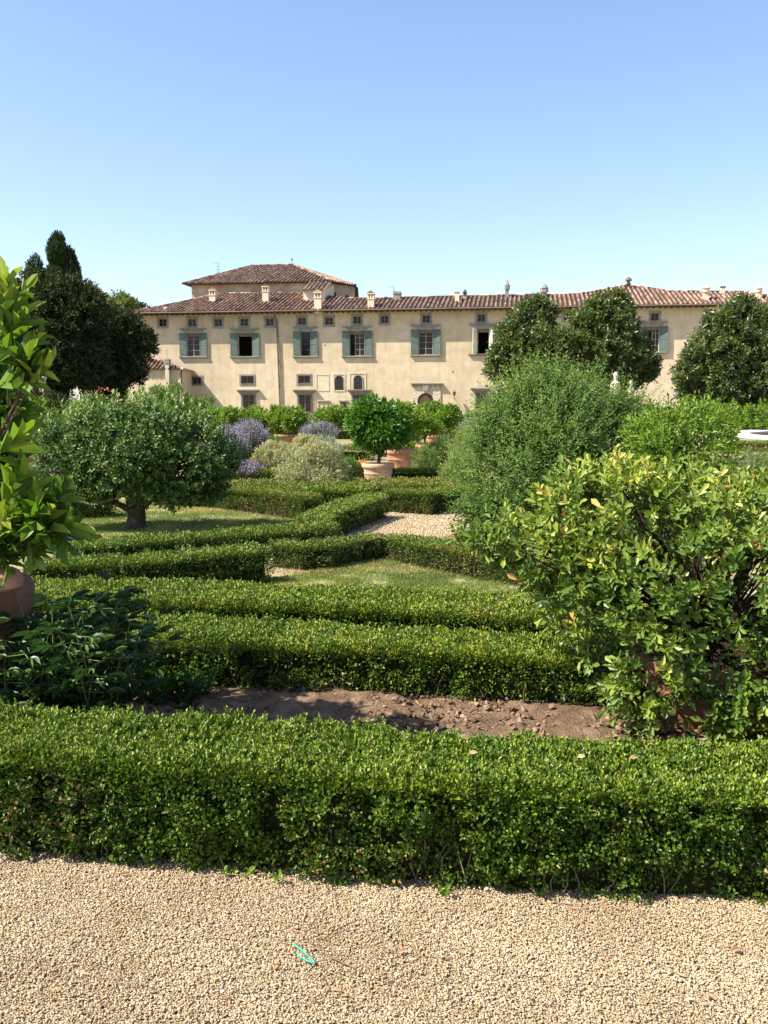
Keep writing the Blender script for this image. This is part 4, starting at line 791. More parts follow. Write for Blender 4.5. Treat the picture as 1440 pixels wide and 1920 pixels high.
# low wall piece behind the lemon leaves
xw, zw = hz(80, 706, 55); root = empty('garden_wall', (xw - 2.2, 55, 0)); tag(root, 'short cream garden wall with a flat coping behind the lemon tree', 'wall')
mb = MB(); mb.box(-1.2, 2.3, -.2, .2, 0, zw - .15); mb.build('wall', M['plaster'], root); mb = MB(); mb.box(-1.25, 2.35, -.26, .26, zw - .15, zw); mb.build('coping', M['palestone'], root)

# ------------------------------------------------------------------ the villa
FA = R(8.4); cA, sA = math.cos(FA), math.sin(FA)
pm = np.array(D(840, 760, 92)[:2]); NV = np.array([sA, cA]); UV = np.array([cA, -sA])
def facade_raw(px, py, w=0.0):
    d = ray(px, py); t = (pm @ NV + w) / (d[:2] @ NV); p = d[:2] * t
    return (p - pm) @ UV, EYE + d[2] * t
u_left = facade_raw(257, 700)[0]; O = pm + UV * u_left
def fac(px, py, w=0.0): u, z = facade_raw(px, py, w); return u - u_left, z
villa = empty('villa', (O[0], O[1], 0), -FA); tag(villa, 'long two storey cream villa with green shutters and a brown tiled roof', 'villa')
EZ = 10.85; K = .30; OV = 1.0; LEN = fac(1500, 700)[0] + 6; DEP = 14.0
def on_roof(px, py, ez=EZ, w0=-OV, k=K):          # pixel onto the roof plane z = ez + k (w - w0); returns u, s(horizontal run)
    d = ray(px, py); D3 = np.array([d[:2] @ UV, d[:2] @ NV, d[2]]); O3 = np.array([-(pm @ UV) - u_left, -(pm @ NV), EYE])
    t = (ez + k * (O3[1] - w0) - O3[2]) / (D3[2] - k * D3[1]); p = O3 + D3 * t; return p[0], p[1] - w0
# openings: rect lists (px0, px1, py0, py1)
def rect(px0, px1, py0, py1):
    um, zm = fac((px0 + px1) / 2, (py0 + py1) / 2); s = fac(px1, py0)[0] - fac(px0, py0)[0]; _, z1 = fac((px0 + px1) / 2, py0); _, z0 = fac((px0 + px1) / 2, py1)
    return um - s / 2, um + s / 2, z0, z1
openings = []; parts = []
attic = [(305, 605), (360, 605), (409, 605), (458, 604), (506, 604), (566, 602), (617, 602), (669.5, 600), (721, 599), (799, 598), (902.5, 596), (1065, 594), (1130, 594), (1228, 594), (1330, 592), (1420, 591)]
main = [(350.5, 374.5, 625, 668, 'glass', 0), (446, 473, 625, 668, 'open', 0), (564, 582, 622, 667.5, 'glass2', 0), (656, 683.5, 621, 667, 'half', 0), (785, 811.5, 618.5, 665, 'glass', 0), (895, 917, 617, 663, 'open', 1),
        (1080, 1104, 614, 660, 'glass', 0), (1209, 1236, 612.5, 659.5, 'blind', 0), (1355, 1380, 609, 656, 'glass', 0)]
smallg = [(361, 377, 707, 720), (452, 475, 705, 719), (559, 581, 704, 718.5)]
lowg = [(455, 477, 740, 772), (560, 583, 740, 772), (662, 686, 740, 770), (893, 910, 737, 772), (1095, 1120, 735, 775), (1290, 1312, 735, 775)]
def grid_wall(mb, u0, u1, z0, z1, holes, depth):
    us = sorted({u0, u1, *[h[0] for h in holes], *[h[1] for h in holes]}); zs = sorted({z0, z1, *[h[2] for h in holes], *[h[3] for h in holes]})
    for i in range(len(us) - 1):
        for j in range(len(zs) - 1):
            a, b = (us[i] + us[i + 1]) / 2, (zs[j] + zs[j + 1]) / 2
            if any(h[0] < a < h[1] and h[2] < b < h[3] for h in holes): continue
            mb.add([(us[i], 0, zs[j]), (us[i + 1], 0, zs[j]), (us[i + 1], 0, zs[j + 1]), (us[i], 0, zs[j + 1])], [(0, 1, 2, 3)], .5)
    for h in holes:
        a, b, c, d = h
        for q in ([(a, 0, c), (a, 0, d), (a, depth, d), (a, depth, c)], [(b, 0, d), (b, 0, c), (b, depth, c), (b, depth, d)], [(a, 0, d), (b, 0, d), (b, depth, d), (a, depth, d)], [(b, 0, c), (a, 0, c), (a, depth, c), (b, depth, c)]): mb.add(q, [(0, 1, 2, 3)], .5)
def surround(mb, r, t, pr=.05, bottom=True, y=.03):
    a, b, c, d = r
    mb.box(a - t, a, -pr, y, c, d); mb.box(b, b + t, -pr, y, c, d); mb.box(a - t, b + t, -pr - .003, y, d, d + t)
    if bottom: mb.box(a - t, b + t, -pr - .003, y, c - t, c)
def pane(win, r, y, nx, nz, mat='glass', bar=.05, barmat='whitewood'):
    a, b, c, d = r; m = MB(); m.box(a, b, y, y + .03, c, d); m.build('pane', M[mat], win)
    if nx or nz:
        m = MB(); yb = y - .05
        m.box(a, a + bar, yb, y, c, d); m.box(b - bar, b, yb, y, c, d); m.box(a + bar, b - bar, yb, y, c, c + bar); m.box(a + bar, b - bar, yb, y, d - bar, d)
        for i in range(1, nx): x = a + (b - a) * i / nx; m.box(x - bar / 2, x + bar / 2, yb + .004, y, c + bar, d - bar)
        for i in range(1, nz): z = c + (d - c) * i / nz; m.box(a + bar, b - bar, yb + .012, y, z - bar * .3, z + bar * .3)
        m.build('sash', M[barmat], win)
def grille(win, r, y, nx, nz, t=.022):
    a, b, c, d = r; m = MB()
    for i in range(nx + 1): x = a + (b - a) * i / nx; m.box(x - t / 2, x + t / 2, y, y + t, c, d)
    for i in range(nz + 1): z = c + (d - c) * i / nz; m.box(a, b, y - t * .9, y - .001, z - t / 2, z + t / 2)
    for x in (a, b):
        for z in (c, d): m.box(x - .015, x + .015, y, .02, z - .015, z + .015)
    m.build('grille', M['iron'], win)
def shutter(win, u_h, wid, z0, z1, side, ang, mat='shutter'):
    """hinged at u_h; side -1 opens to the left; ang 0 = flat on the wall"""
    m = MB(); t = .045; fr = .07
    m.box(0, fr, -t, 0, 0, z1 - z0); m.box(wid - fr, wid, -t, 0, 0, z1 - z0)
    for zz in (0, (z1 - z0) * .48, z1 - z0 - fr): m.box(fr, wid - fr, -t, 0, zz, zz + fr)
    ns = 24
    for i in range(ns):
        zc = fr + (z1 - z0 - 2 * fr) * (i + .5) / ns; h = (z1 - z0) / ns * .5
        m.add([(fr, -t * .9, zc - h * .7), (wid - fr, -t * .9, zc - h * .7), (wid - fr, -.008, zc + h * .8), (fr, -.008, zc + h * .8)], [(0, 1, 2, 3)])
    m.box(fr, wid - fr, -.006, -.002, fr, z1 - z0 - fr)
    o = m.build('shutter', M[mat], win); o.location = (u_h, -.07, z0)
    if side < 0: o.rotation_euler = (0, 0, math.pi + ang); o.location = (u_h, -.07 - .045, z0)
    else: o.rotation_euler = (0, 0, -ang)
    return o
holes = []
def wpart(name='window'):
    return name
AT = []
for px, py in attic:
    r = rect(px - 7.3, px + 7.3, py - 7.2, py + 7.2); holes.append(r); AT.append(r)
MN = []
for q in main: r = rect(*q[:4]); holes.append(r); MN.append((r, q[4], q[5]))
SG = [rect(*q) for q in smallg]; LG = [rect(*q) for q in lowg]; holes += SG + LG
door_s = rect(639, 649.5, 755, 786); holes.append(door_s)
for r in AT:
    m = MB(); surround(m, r, .2); w = m.build('window', M['stone'], villa); pane(w, r, .17, 2, 2, bar=.04)
    g = MB(); a, b, c, d = r; [g.box(a, b, .04, .055, c + (d - c) * k / 4 - .01, c + (d - c) * k / 4 + .01) for k in (1, 2, 3)]; g.build('grille', M['iron'], w)
for i, (r, typ, half) in enumerate(MN):
    a, b, c, d = r; m = MB(); surround(m, r, .19, .04, bottom=False)
    w = m.build('window', M['stone'], villa)
    m = MB(); m.box(a - .75, b + .75, -.20, .03, d + .42, d + .50); m.box(a - .62, b + .62, -.13, .03, d + .32, d + .42); m.box(a - .35, b + .35, -.06, .03, d + .195, d + .32); m.build('hood', M['stone'], w)
    m = MB(); m.box(a - .85, b + .85, -.22, .1, c - .12, c - .002); m.box(a - .75, b + .75, -.12, .03, c - .2, c - .12); m.build('sill', M['stone'], w)
    if typ == 'open':
        m = MB(); m.add([(a - .3, .251, c - .3), (b + .3, .251, c - .3), (b + .3, .251, d + .3), (a - .3, .251, d + .3)], [(0, 1, 2, 3)]) if False else None
        m = MB(); m.box(a - .4, b + .4, 2.0, 2.1, c - .4, d + .4); m.box(a - .41, a - .4 + .01, .26, 2, c - .4, d + .4); m.build('room', M['dark'], w)
        m = MB(); m.box(a, a + .06, .17, .22, c, d); m.box(b - .06, b, .17, .22, c, d); m.box(a + .06, b - .06, .17, .22, d - .07, d); m.build('sash', M['whitewood'], w)
    elif typ == 'half':
        pane(w, ((a + b) / 2 - .25, b, c, d), .18, 2, 4); m = MB(); m.box(a, (a + b) / 2 - .25, .35, .38, c, d); m.build('room', M['dark'], w)
    elif typ == 'blind':
        pane(w, (a + (b - a) * .5, b, c, d), .18, 2, 4); m = MB(); m.box(a, a + (b - a) * .5, .3, .33, c, d); m.build('room', M['dark'], w)
    elif typ == 'glass2':
        pane(w, r, .18, 1, 4, barmat='blind')
    else: pane(w, r, .18, 2, 4)
    if typ != 'glass2':
        m = MB(); m.box(a + .002, b - .002, .06, .12, d - .32, d - .004); m.build('rolled_blind', M['blind'], w)
    sw = .72; z0, z1 = c - .02, d + .04
    if half: shutter(w, a - .04, sw, z0, z1, -1, R(62), 'shutter_b'); shutter(w, b + .04, sw, z0, z1, 1, R(62), 'shutter_b')
    elif typ == 'glass2': shutter(w, a - .02, sw, z0, z1, -1, R(5)); shutter(w, b + .02, sw + .02, z0, z1, 1, R(7))
    else: shutter(w, a - .02, sw, z0, z1, -1, R(random.uniform(3, 10))); shutter(w, b + .02, sw + .04, z0, z1, 1, R(random.uniform(3, 12)))
for r in SG:
    m = MB(); surround(m, r, .18); w = m.build('window', M['stone'], villa); pane(w, r, .18, 2, 1); a, b, c, d = r; grille(w, (a, b, c, d), -.09, 9, 5)
for r in LG:
    a, b, c, d = r; m = MB(); surround(m, r, .17, bottom=False); m.box(a - .3, b + .3, -.12, .03, c - .2, c - .001); w = m.build('window', M['stone'], villa); pane(w, r, .18, 2, 3)
    m = MB(); m.prism([(a - .62, d + .42), (b + .62, d + .42), (b + .5, d + .52), (a - .5, d + .52)], -.34, .03); m.box(a - .45, b + .45, -.24, .03, d + .3, d + .42); m.box(a - .3, b + .3, -.12, .03, d + .172, d + .3); m.build('hood', M['stone'], w)
    grille(w, (a - .05, b + .12, c, d), -.2, 9, 12)
a, b, c, d = door_s; m = MB(); surround(m, door_s, .12, bottom=False); m.box(a - .22, b + .22, -.14, .03, d + .121, d + .22); w = m.build('door', M['stone'], villa)
m = MB(); m.box(a, b, .15, .19, c, d); m.box((a + b) / 2 - .02, (a + b) / 2 + .02, .135, .15, c, d); [m.box(a, b, .137, .15, c + (d - c) * k / 5 - .015, c + (d - c) * k / 5 + .015) for k in range(1, 5)]; m.build('door_leaf', M['wood'], w)
# blank stone frames
for q in [(594.5, 615.5, 703.5, 731.5)]:
    r = rect(*q); m = MB(); surround(m, r, .11, .03); m.build('blank_frame', M['palestone'], villa)
r = rect(599, 614, 755, 772); m = MB(); surround(m, r, .1, .03); m.box(r[0] - .25, r[1] + .25, -.12, .03, r[3] + .101, r[3] + .22); m.build('blank_frame', M['stone'], villa)
# two small arched windows: frame with infill and arched grille
def arch_poly(a, b, c, d, n=10):
    rr = (b - a) / 2; cx = (a + b) / 2; return [(a, c)] + [(cx - rr * math.cos(math.pi * k / n), d - rr + rr * math.sin(math.pi * k / n)) for k in range(n + 1)] + [(b, c)]
for q, fr in [((628, 643.6, 704.5, 731), (626.5, 646, 702.5, 732)), ((663.6, 679, 704, 730.5), (657, 685, 701, 732))]:
    r = rect(*q); f = rect(*fr); m = MB(); surround(m, f, .1, .04, bottom=(q[0] < 650)); w = m.build('window', M['palestone'], villa)
    m = MB(); pl = arch_poly(*r); m.prism(pl, -.012, .02); m.build('pane', M['glass'], w)
    m = MB(); po = arch_poly(r[0] - .09, r[1] + .09, r[2], r[3] + .09); n_ = len(pl)
    for k in range(n_ - 1): m.prism([pl[k], po[k], po[k + 1], pl[k + 1]], -.05, .02)
    m.build('arch_moulding', M['stone'], w)
    m = MB(); cx = (r[0] + r[1]) / 2; rr = (r[1] - r[0]) / 2
    for k in range(1, 5):
        x = r[0] + (r[1] - r[0]) * k / 5; hh = r[3] - rr + math.sqrt(max(rr * rr - (x - cx) ** 2, 0)); m.box(x - .012, x + .012, -.045, -.02, r[2], hh)
    for k in range(1, 8): z = r[2] + (r[3] - r[2]) * k / 8; m.box(r[0], r[1], -.06, -.046, z - .012, z + .012) if z < r[3] - rr * .6 else None
    m.build('grille', M['iron'], w)
# rusticated portal
r = rect(774, 826, 724, 790); ar = rect(783, 813, 737, 790); cx = (ar[0] + ar[1]) / 2; rr = (ar[1] - ar[0]) / 2; zc = ar[3] - rr
m = MB(); nv = 13; top = r[3]
def outer(t):
    dx, dz = math.cos(t), math.sin(t); k = 1e9
    if abs(dx) > 1e-6: k = min(k, ((r[1] - cx) if dx > 0 else (cx - r[0])) / abs(dx))
    if dz > 1e-6: k = min(k, (top - zc) / dz)
    return cx + dx * k, zc + dz * k
for k in range(nv):
    t0, t1 = math.pi * k / nv + .012, math.pi * (k + 1) / nv - .012; pin = [(cx + rr * math.cos(t), zc + rr * math.sin(t)) for t in (t0, (t0 + t1) / 2, t1)]
    po_ = [outer(t) for t in (t1, (t0 + t1) / 2, t0)]
    tc0 = math.atan2(top - zc, r[1] - cx)
    m.prism(pin + po_, -.1 - .03 * (k == nv // 2), .03)
nb = 6
for k in range(nb):
    z0 = r[2] + (zc - r[2]) * k / nb; z1 = r[2] + (zc - r[2]) * (k + 1) / nb - .03
    m.box(r[0], ar[0], -.1, .03, z0, z1); m.box(ar[1], r[1], -.1, .03, z0, z1)
m.box(r[0] + .05, ar[0] - .02, -.07, .02, r[2], zc) ; m.box(ar[1] + .02, r[1] - .05, -.07, .02, r[2], zc)
w = m.build('portal', M['palestone'], villa)
m = MB(); kz = top - zc; m.box(r[0] - .12, r[1] + .12, -.26, .03, top + .002, top + .2); m.box(r[0] - .2, r[1] + .2, -.36, .03, top + .2, top + .3); m.prism([(cx - .22, top - .5), (cx + .22, top - .5), (cx + .32, top + .17), (cx - .32, top + .17)], -.30, -.11); m.build('lintel', M['stone'], w)
m = MB(); m.prism(arch_poly(ar[0], ar[1], ar[2], ar[3], 14), -.02, .02); [m.box(x, x + .03, -.035, -.02, ar[2], zc) for x in np.linspace(ar[0] + .1, ar[1] - .1, 6)]; m.build('door_leaf', M['wood'], w)
# wall lamp on a bracket
u, z = fac(852.5, 742); m = MB(); m.tube([(u, 0, z - .25), (u, -.35, z - .35), (u, -.55, z - .2), (u, -.55, z - .02)], .03, 6); w = m.build('lamp_bracket', M['iron'], villa)
m = MB(); m.lathe([(.09, 0), (.16, .3), (.19, .32), (.08, .45), (.02, .55)], u, -.55, z - .02, 6); m.build('lantern', M['iron'], w)
# drain pipes
for a_, b_, wdt in [((519.5, 597), (526.5, 786), .085), ((954, 583), (956, 786), .06), ((259.5, 598), (261, 786), .06)]:
    u0, z0 = fac(*a_); u1, z1 = fac(*b_); m = MB(); m.tube([(u0 - .25, -OV + .15, EZ - .12), (u0 - .1, -.3, z0 + .15), (u0, -.13, z0 - .3), (u1, -.13, max(z1, .1))], wdt, 8)
    [m.lathe([(wdt * 1.25, -.04), (wdt * 1.25, .04)], u0 + (u1 - u0) * t, -.13, z0 - .3 + (max(z1, .1) - z0 + .3) * t, 8) for t in (.15, .4, .65, .9)]; m.build('drainpipe', M['pipe'], villa, smooth=True)
# small round vents
for px, py in [(609, 647), (849.5, 697)]:
    u, z = fac(px, py); m = MB(); m.lathe([(.07, 0), (.07, .02)], 0, 0, 0, 10); o = m.build('wall_vent', M['iron'], villa); o.rotation_euler = (R(90), 0, 0); o.location = (u, 0.002, z)
# walls
m = MB(); grid_wall(m, 0, LEN, 0, EZ + .12, holes, .25)
for q in ([(0, 0, 0), (0, DEP, 0), (0, DEP, EZ), (0, 0, EZ + .12)], [(LEN, DEP, 0), (LEN, 0, 0), (LEN, 0, EZ + .12), (LEN, DEP, EZ)], [(0, DEP, 0), (LEN, DEP, 0), (LEN, DEP, EZ), (0, DEP, EZ)]): m.add(q, [(0, 1, 2, 3)], .5)
m.build('wall', M['plaster'], villa)
m = MB(); m.box(.2, LEN - .2, 2.3, 2.4, .1, EZ - .1); m.build('inner_wall', M['dark'], villa)
m = MB(); m.box(0, LEN, -.06, .001, 0, .5); m.build('plinth', M['stone'], villa)

# tiled roof planes
def tile_plane(mb, base, org, U, S, u0, u1, smax, pitch=.44, row=.5, smin=lambda u: 0.0):
    """rows of cover tiles running up S (unit 3D, up the slope) from the eave line org + u U"""
    org, U, S = (np.array(q, float) for q in (org, U, S)); Nn = unit(np.cross(U, S)); Nn = Nn if Nn[2] > 0 else -Nn
    n = int((u1 - u0) / pitch); prof = [(-.29, 0), (-.21, .62), (0, .95), (.21, .62), (.29, 0)]
    for i in range(n):
        uc = u0 + (i + .5) * pitch; top = smax(uc); s = smin(uc)
        if top - s < .15: continue
        cr = random.gauss(0, .05)
        while s < top - .05:
            e = min(s + row, top); jx = random.gauss(0, .008); vs = []
            for (ss, lift, wd) in ((s - .03, .014, 1.0), (e, .0, .86)):
                for a, hgt in prof: vs.append(org + U * (uc + jx + a * pitch * wd) + S * ss + Nn * (.03 + hgt * .17 * wd + lift))
            k = 5; mb.add(vs, [(j, j + 1, k + j + 1, k + j) for j in range(4)] + [(4, 3, 2, 1, 0)], min(1, max(0, random.gauss(.6, .13) + cr)))
            s = e
def cap_line(mb, p, q, r=.13):
    p = np.array(p, float); q = np.array(q, float); L = np.linalg.norm(q - p); n = max(int(L / .42), 1); d = (q - p) / L
    for i in range(n): a = p + d * L * i / n; b = p + d * L * (i + 1.08) / n; mb.tube([a, b], [r, r * .82], 7)
oline = [(241, 586.5), (300, 576), (362, 563), (409, 551.5), (530, 550.5), (600, 553), (612, 555), (655, 560.5), (720, 560), (900, 556), (1040, 554), (1100, 551), (1150, 541), (1178, 536.5), (1215, 541), (1255, 547.5), (1340, 548.5), (1385, 548), (1440, 556), (1500, 556)]
rl = [on_roof(*q) for q in oline]; ru = np.array([q[0] for q in rl]); rs_ = np.array([max(q[1], .02) for q in rl])
print('roof outline', [(round(a, 1), round(b, 1)) for a, b in rl], 'LEN', LEN)
SL = math.sqrt(1 + K * K); Sdir = np.array([0, 1, K]) / SL
ulo = -OV
rs_[0] = .02; ru[0] = -OV
smax = lambda u: float(np.interp(u, ru, rs_)) * SL
m = MB(); tile_plane(m, None, (0, -OV, EZ), (1, 0, 0), Sdir, -OV, LEN + OV, smax)
for i in range(len(ru) - 1):
    if i in (6,): continue
    pA = (ru[i], -OV + rs_[i], EZ + K * rs_[i] + .08); pB = (ru[i + 1], -OV + rs_[i + 1], EZ + K * rs_[i + 1] + .08); cap_line(m, pA, pB)
# under-sheet (darkest tone, shade between tiles put into its colour) and rear slope
pts = [(-OV, -OV, EZ)] + [(ru[i], -OV + rs_[i], EZ + K * rs_[i] + .03) for i in range(len(ru))] + [(LEN + OV, -OV + rs_[-1], EZ + K * rs_[-1] + .03), (LEN + OV, -OV, EZ)]
for i in range(len(ru)):
    x0, s0 = ru[i], rs_[i]; x1, s1 = (ru[i + 1], rs_[i + 1]) if i + 1 < len(ru) else (LEN + OV, rs_[-1])
    m.add([(x0, -OV, EZ + .03), (x1, -OV, EZ + .03), (x1, -OV + s1, EZ + K * s1 + .03), (x0, -OV + s0, EZ + K * s0 + .03)], [(0, 1, 2, 3)], .0)
    if s0 + s1 > 1: m.add([(x0, -OV + s0, EZ + K * s0 + .03), (x1, -OV + s1, EZ + K * s1 + .03), (x1, DEP + OV, EZ + .01), (x0, DEP + OV, EZ + .01)], [(0, 1, 2, 3)], .3)
roof = m.build('roof', M['tile'], villa)
m = MB(); m.box(-OV + .02, LEN + OV, -OV + .04, .02, EZ - .08, EZ - .02)
for u in np.arange(-.4, LEN, .55): m.box(u, u + .1, -OV + .1, .02, EZ - .2, EZ - .081)
m.build('eaves', M['wood'], villa)
m = MB(); m.tube([(-OV, -OV - .05, EZ - .01), (LEN + OV, -OV - .05, EZ - .01)], .06, 8); m.build('gutter', M['pipe'], villa, smooth=True)

# raised rear block (tower)
TW = 9.0
uL, zE = fac(359, 530, TW); uR, _ = fac(606, 530, TW); _, zE = fac(480, 529.5, TW - .7); TD = 15.5
CW = 3.5; uR2, _ = fac(661, 545, TW + CW)
m = MB(); foot = [(uL, TW), (uR, TW), (uR2, TW + CW), (uR2, TW + CW + 1.4), (uR, TW + TD), (uL, TW + TD)]
for k in range(6):
    a, b = foot[k], foot[(k + 1) % 6]; m.add([(*a, 8), (*b, 8), (*b, zE), (*a, zE)], [(0, 1, 2, 3)], .5)
m.build('tower_wall', M['oldplaster'], villa)
for t_, wz in ((.38, (.95, 2.3)), (.8, (1.1, 2.5))):
    m = MB(); cx, cy = uR + (uR2 - uR) * t_, TW + CW * t_; dx, dy = (uR2 - uR), CW; ll = math.hypot(dx, dy); dx /= ll; dy /= ll; nx_, ny_ = dy, -dx; hw = .22
    q = [(cx - dx * hw, cy - dy * hw), (cx + dx * hw, cy + dy * hw)]
    vs = [(a + nx_ * o_, b + ny_ * o_, z_) for o_ in (.03, -.2) for (a, b) in q for z_ in (zE - wz[0], zE - wz[1])]
    m.add(vs, [(0, 1, 3, 2), (4, 6, 7, 5), (0, 2, 6, 4), (1, 5, 7, 3), (0, 4, 5, 1), (2, 3, 7, 6)]); m.build('window', M['wood'], villa)
to = .75; eo = zE - .05
uP, sP = on_roof(472, 499.5, eo, TW - to, K); uQ, sQ = on_roof(548, 497.5, eo, TW - to, K); sR = max(sP, sQ)
e0 = uL - to; e1 = fac(622, 526, TW - to)[0]; B2w = TW + CW - .1; B2u = fac(667, 533, B2w)[0]
m = MB(); fr_ = lambda u: float(np.interp(u, [e0, uP, uQ, e1], [0.02, sR, sR, .02])) * SL
tile_plane(m, None, (0, TW - to, eo), (1, 0, 0), Sdir, e0, e1, fr_)
zr = eo + K * sR; wR = TW - to + sR; wB = TW + TD + to
A = (e0, TW - to, eo); B = (e1, TW - to, eo); B2 = (B2u, B2w, eo); P1 = (uP, wR, zr); P2 = (uQ, wR, zr); P3 = (uQ, max(wB - sR, wR + 1), zr); P4 = (uP, P3[1], zr); B3 = (B2u, B2w + 1.5, eo); Cc = (e1, wB, eo); Dd_ = (e0, wB, eo)
b_, b2, p2 = np.array(B), np.array(B2), np.array(P2); Uc = unit(b2 - b_); Lc = np.linalg.norm(b2 - b_); ap = float((p2 - b_) @ Uc); Sc = (p2 - b_) - Uc * ap; hc = np.linalg.norm(Sc); Sc = Sc / hc
ln1 = lambda u: float(np.interp(u, [0, Lc], [.05, .05]))
def smx(u):      # the plane between the two hips B-P2 and B2-P2 (apex may fall outside the eave span)
    vals = []
    if ap > 0: return hc * (u / ap) if u < ap else hc * max(0, (Lc - u) / (Lc - ap)) if Lc > ap else hc * u / ap
    return hc * max(0, (Lc - u) / (Lc - ap))
us_ = sorted([0.0, Lc])
tile_plane(m, None, B, Uc, Sc, min(0, ap), max(Lc, ap), lambda u: smx(u) if 0 <= ap <= Lc else (hc * (u - 0) / ap if ap > Lc else hc * (Lc - u) / (Lc - ap)), smin=lambda u: 0 if 0 <= u <= Lc else (hc * (-u) / (-ap) if u < 0 else hc * (u - Lc) / (ap - Lc)))
for f in ([A, B, P2, P1], [B, B2, P2], [B2, B3, P2], [B3, Cc, P3, P2], [Cc, Dd_, P4, P3], [Dd_, A, P1, P4], [P1, P2, P3, P4], [A, Dd_, Cc, B3, B2, B]): m.add(f, [tuple(range(len(f)))], .05)  # faces under the tiles near the darkest tone, channel shade in the colour
for p_, q_ in ((A, P1), (P1, P2), (B, P2), (B2, P2), (P2, P3)): cap_line(m, np.array(p_) + [0, 0, .08], np.array(q_) + [0, 0, .1])
m.build('tower_roof', M['tile'], villa)
m = MB(); m.tube([(uR + .45, TW + .2, zE - .1), (uR + .3, TW + .1, zE - .7), (uR + .12, TW - .1, zE - 1.1), (uR + .12, TW - .1, 11)], .06, 6); m.build('drainpipe', M['pipe'], villa)

# dormer lean-to beside chimney
def roof_pt(px, py): u, s = on_roof(px, py); return u, s - OV, EZ + K * s
u0, w0, _ = roof_pt(569, 565); u1, _, _ = roof_pt(590, 565); u2 = fac(608, 530, w0)[0]; _, zt = fac(585, 545, w0)
m = MB(); m.box(u0, u2, w0, w0 + 5, 11, zt); m.add([(u2, w0, zt), (u2, w0 + 5, zt), (u2, w0 + 5, zt + 1.2), (u0, w0, zt), (u0, w0 + 5, zt), (u0, w0 + 5, zt + 1.2)], [(0, 1, 2), (3, 5, 4)]); dm = m.build('dormer', M['chimney'], villa)
kd = .36; m = MB(); Sd = unit(np.array([0, 1, kd])); tile_plane(m, None, (0, w0 - .3, zt - .02), (1, 0, 0), Sd, u0 - .15, u2 + .15, lambda u: 3.6); m.add([(u0 - .15, w0 - .3, zt), (u2 + .15, w0 - .3, zt), (u2 + .15, w0 + 3.1, zt + kd * 3.4), (u0 - .15, w0 + 3.1, zt + kd * 3.4)], [(0, 1, 2, 3)], .3); m.build('dormer_roof', M['tile'], dm)
